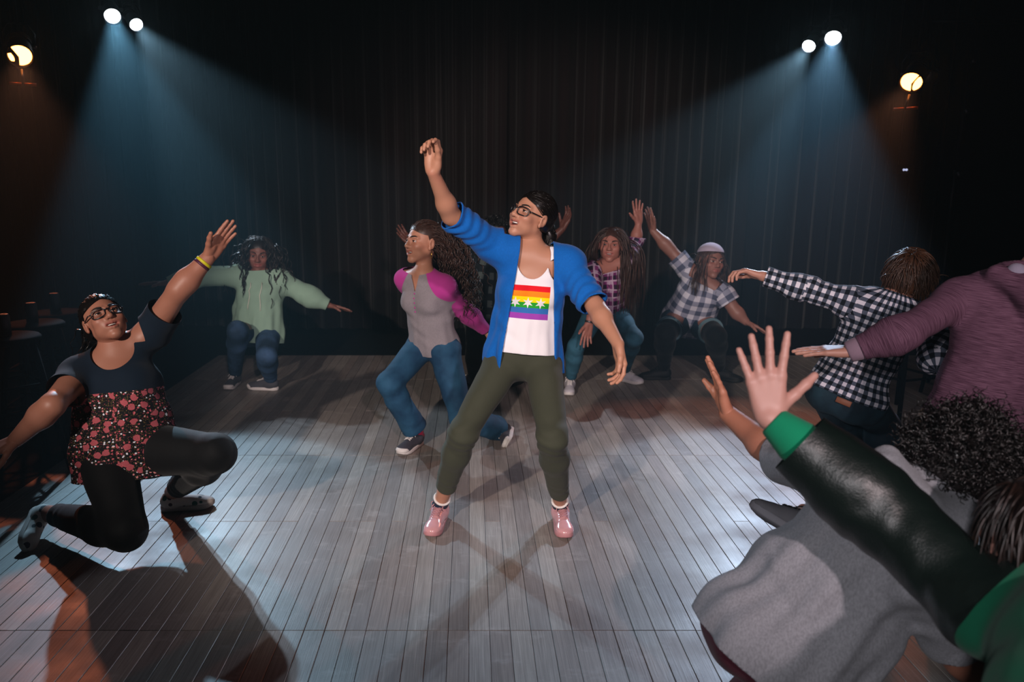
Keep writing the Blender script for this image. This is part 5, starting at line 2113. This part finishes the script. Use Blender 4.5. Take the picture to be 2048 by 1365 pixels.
# ------------------------------------------------------------------ performer in the maroon hoodie
p = Person('performer in maroon striped hoodie and khaki trousers, seen from behind with one arm out', 1.74, '#b08272',
           pelvis=(1952, 868, 2.66), pf=(0.12, 0.99, 0), neck=(2040, 556, 1), cf=(0.18, 0.98, 0),
           shL=(1918, 600, -1), shR=(2130, 640, 1),
           armL=((1812, 664, -1), (1704, 702, 0), (1640, 702, 0)), armR=((2230, 760, 0), (2300, 850, 0), (2330, 900, 0)),
           legL=((1900, 1030, 1), (1890, 1175, 'z0.09'), (1900, 1150, 'z0.03')), legR=((2010, 1030, 1), (2030, 1175, 'z0.09'), (2035, 1150, 'z0.03')),
           head=(2118, 478, 1), hf=(0.5, 0.85, 0), hu=(0.3, 0, 1), build=1.02, res=0.009, hres=0.006, seed=9, mouth=0.0, eyes=False, torso=0.53, shw=0.17)
p.make_body()
p.make_head(False)
p.make_hand('L', (0.0, 0.1, -1), curl=(0.05, 0.04, 0.05, 0.08), spread=0.03, thumb=(0.15, 0.05))
p.make_hand('R', (0.0, 0.1, -1), res=0.006)
p.finish_body()
m_mar = knit_stripes('maroon_slub_knit', '#3f2434', '#6a4a5c')
hood = [Cone(p.neck - p.cf * 0.05 + p.cl * 0.10, p.neck - p.cf * 0.13 - p.up * 0.05, 0.035, 0.055, 0.03), Cone(p.neck - p.cf * 0.05 - p.cl * 0.10, p.neck - p.cf * 0.13 - p.up * 0.05, 0.035, 0.055, 0.03),
        Cone(p.neck - p.cf * 0.12 - p.up * 0.02, p.neck - p.cf * 0.12 - p.up * 0.14, 0.05, 0.02, 0.03)]
g = p.shirt('hoodie', m_mar, e=0.020, sleeves=(1.84, 1.84), hemz=0.03, flare=0.02, neck=(0.05, 0.3), amp=0.005, more=hood, loose=0.001, res=0.008)
m_cuff = cloth('mauve_rib', '#86707e', 0.9)
for n in 'LR':
    c, d = p.arm_pt(n, 1.80)
    w = p.arm[n][2]
    v, f = lathe(c, d, [(0, 0.038), (0.01, 0.044), (0.045, 0.040), (0.052, 0.036), (0.052, 0.03)], 24)
    obj('cuff', v, f, m_cuff, g, p.base)
# crumpled hood lining at the nape
hv, hf_ = solid([Cone(p.neck - p.cf * 0.075 + p.cl * 0.055 + p.up * 0.02, p.neck - p.cf * 0.10 - p.up * 0.02, 0.03, 0.035, 0.02), Cone(p.neck - p.cf * 0.075 - p.cl * 0.06 + p.up * 0.02, p.neck - p.cf * 0.10 - p.up * 0.02, 0.03, 0.035, 0.02)], 0.006,
               disp=p.folds(0.005, f=80))
obj('hood_lining', hv, hf_, cloth('grey_lining', '#8b8496', 0.9), g, p.base)
p.pants('trousers', cloth('khaki_cotton', '#6d543c', 0.85), e=0.014, ends=(1.95, 1.95), waist=0.09, loose=0.012)
for n in 'LR':
    p.shoe(n, (m_chuck, m_white_sole, m_white_sole), 'lace')
p.hair(m_hair_dark, [p.hair_cap(0.008, low=-0.06, front=0.05, res=0.008), p.hair_sim(300, 0.06, 8, comb=(0, -0.4, -0.8), lift=0.3, rad=0.0035, seed=2)])

# ------------------------------------------------------------------ performer in the grey sweatshirt
p = Person('performer with black curly hair in short-sleeved grey hooded sweatshirt, bending with back turned', 1.70, '#a8705a',
           pelvis=(1560, 1300, 1.78), pf=(0.55, 0.8, 0.1), neck=(1838, 985, 1), cf=(0.50, 0.84, -0.2),
           shL=(1668, 955, 1), shR=(1850, 1150, -1),
           armL=((1558, 915, 1), (1456, 828, 1), (1428, 735, -1)), armR=((1905, 1290, 1), (2000, 1400, 1), (2040, 1460, 0)),
           legL=((1670, 1180, 1), (1628, 1040, 1), (1566, 1012, 0)), legR=((1450, 1480, 1), (1400, 1700, 0), (1420, 1740, 0)),
           head=(1925, 945, 1), hf=(0.86, 0.36, -0.36), hu=(0.35, 0.0, 1), build=1.12, hs=1.0, res=0.0075, hres=0.004, seed=10, mouth=0.0, eyes=False, torso=0.52, shw=0.18, fat=1.06)
p.make_body()
p.make_head(False)
p.make_hand('L', (-0.75, 0.1, 0.3), curl=(0.06, 0.05, 0.08, 0.1), spread=0.12, thumb=(0.4, 0.2))
p.make_hand('R', (-0.4, -0.5, -0.5), res=0.006)
p.finish_body()
m_gmarl = cloth('grey_marl_fleece', '#93949a', 0.95, heather=0.55, var=0.08)
hood = [Cone(p.neck - p.cf * 0.06 + p.cl * 0.10, p.neck - p.cf * 0.13 - p.up * 0.04, 0.035, 0.05, 0.03), Cone(p.neck - p.cf * 0.06 - p.cl * 0.10, p.neck - p.cf * 0.13 - p.up * 0.04, 0.035, 0.05, 0.03),
        Cone(p.neck - p.cf * 0.02 - p.cl * 0.10 + p.up * 0.02, p.neck - p.cf * 0.12 - p.up * 0.02, 0.04, 0.035, 0.02), Cone(p.neck - p.cf * 0.02 + p.cl * 0.10 + p.up * 0.02, p.neck - p.cf * 0.12 - p.up * 0.02, 0.04, 0.035, 0.02)]
p.shirt('sweatshirt', m_gmarl, e=0.026, sleeves=(0.97, 0.95), hemz=-0.06, flare=0.03, neck=(0.06, 0.2), amp=0.008, drape=0.006, more=hood, loose=0.006, res=0.007,
        spots=[(p.neck - p.cf * 0.10, p.up, 0.16, 0.009, 60.0)])
p.pants('trousers', cloth('burgundy_cotton', '#4a1626', 0.85), e=0.014, ends=(1.9, 1.9), waist=0.05, loose=0.012)
p.shoe('L', (plain('grey_mesh', '#6a6a70', 0.8), plain('tread_rubber', '#8a8a92', 0.7), m_black_sole), 'lace', up=(0.55, 0.3, 0.75))
capv = p.hair_cap(0.02, low=-0.055, front=0.05, res=0.008)
st = p.hair_sim(1500, 0.085, 18, comb=(0, -0.2, 0.3), lift=0.9, g=0.02, curl=0.0075, freq=230, rad=0.0023, push=1.0, jit=0.7, seed=11, low=-0.055, front=0.045, lvar=0.4, ramp=0.1)
p.hair(m_hair_black, [capv, st])

# ------------------------------------------------------------------ performer in the green and black jacket
p = Person('performer in green jacket with black leather sleeves, raising an open hand', 1.70, '#b5887c',
           pelvis=(2200, 1720, 0.86), pf=(0.05, 1, 0), neck=(2150, 1215, 1), cf=(-0.2, 0.96, 0.1),
           shL=(1985, 1225, 0), shR=(2350, 1320, 0),
           armL=((1758, 1022, 1), (1540, 838, 1), (1516, 625, 0)), armR=((2400, 1450, 0), (2420, 1600, 0), (2400, 1700, 0)),
           legL=((2100, 2000, 0), (2080, 2300, 0), (2080, 2350, 0)), legR=((2250, 2000, 0), (2260, 2300, 0), (2260, 2350, 0)),
           head=(2075, 1070, 1), hf=(-0.15, 0.97, 0.1), hu=(0, 0, 1), build=1.0, hs=0.98, res=0.009, hres=0.005, seed=11, mouth=0.0, eyes=False, torso=0.5, shw=0.17)
p.make_body()
p.make_head(False)
p.make_hand('L', (0.25, 0.95, 0.1), curl=(0.05, 0.08, 0.08, 0.05), spread=0.26, thumb=(0.95, 0.05), res=0.0032, scale=1.1)
p.make_hand('R', (0.0, 0.1, -1), res=0.006)
p.finish_body()
m_green = cloth('bottle_green_wool', '#0d5a40', 0.9)
n_ = NT('black_green_leather')
n_.bump(n_.math('ADD', n_.math('MULTIPLY', n_.noise(n_.coord(), 260, 2), 0.4), n_.math('MULTIPLY', n_.noise(n_.coord(), 9, 2), 4.0)), 0.3, 0.008)
m_leather = n_.fin(srgb('#0b1512'), 0.38, 0, 0.5)


g = p.shirt('jacket', m_green, e=0.035, sleeves=(1.72, 1.72), hemz=-0.10, flare=0.03, neck=(0.05, 0.1), amp=0.006, loose=0.022, slices=[('leather_sleeve', m_leather, lambda v: p.near_arm(v, 'L', 0.125, 0.22)), ('leather_sleeve', m_leather, lambda v: p.near_arm(v, 'R', 0.125, 0.22))], res=0.008)
for o in g[1:]:
    tag(o, 'shiny black leather sleeve')
m_gcuff = cloth('green_rib_knit', '#0a7a55', 0.9, weave=300)
for n in 'LR':
    c, d = p.arm_pt(n, 1.64)
    v, f = lathe(c, d, [(0, 0.040), (0.006, 0.050), (0.03, 0.054), (0.07, 0.044), (0.095, 0.038), (0.10, 0.034), (0.10, 0.028)], 28)
    tag(obj('cuff', v, f, m_gcuff, g[0], p.base), 'bright green knitted cuff')
p.pants('jeans', m_jean, e=0.012, ends=(1.95, 1.95), waist=0.05, loose=0.01, res=0.012)
for n in 'LR':
    p.shoe(n, (m_chuck, m_white_sole, m_white_sole), 'lace')
capv = p.hair_cap(0.012, low=-0.085, front=0.05, res=0.007)
st = p.hair_sim(500, 0.10, 12, comb=(0, -0.5, -0.8), lift=0.2, g=0.15, rad=0.0035, push=1.1, seed=12, low=-0.08, front=0.05)
p.hair(m_hair_dark, [capv, st])
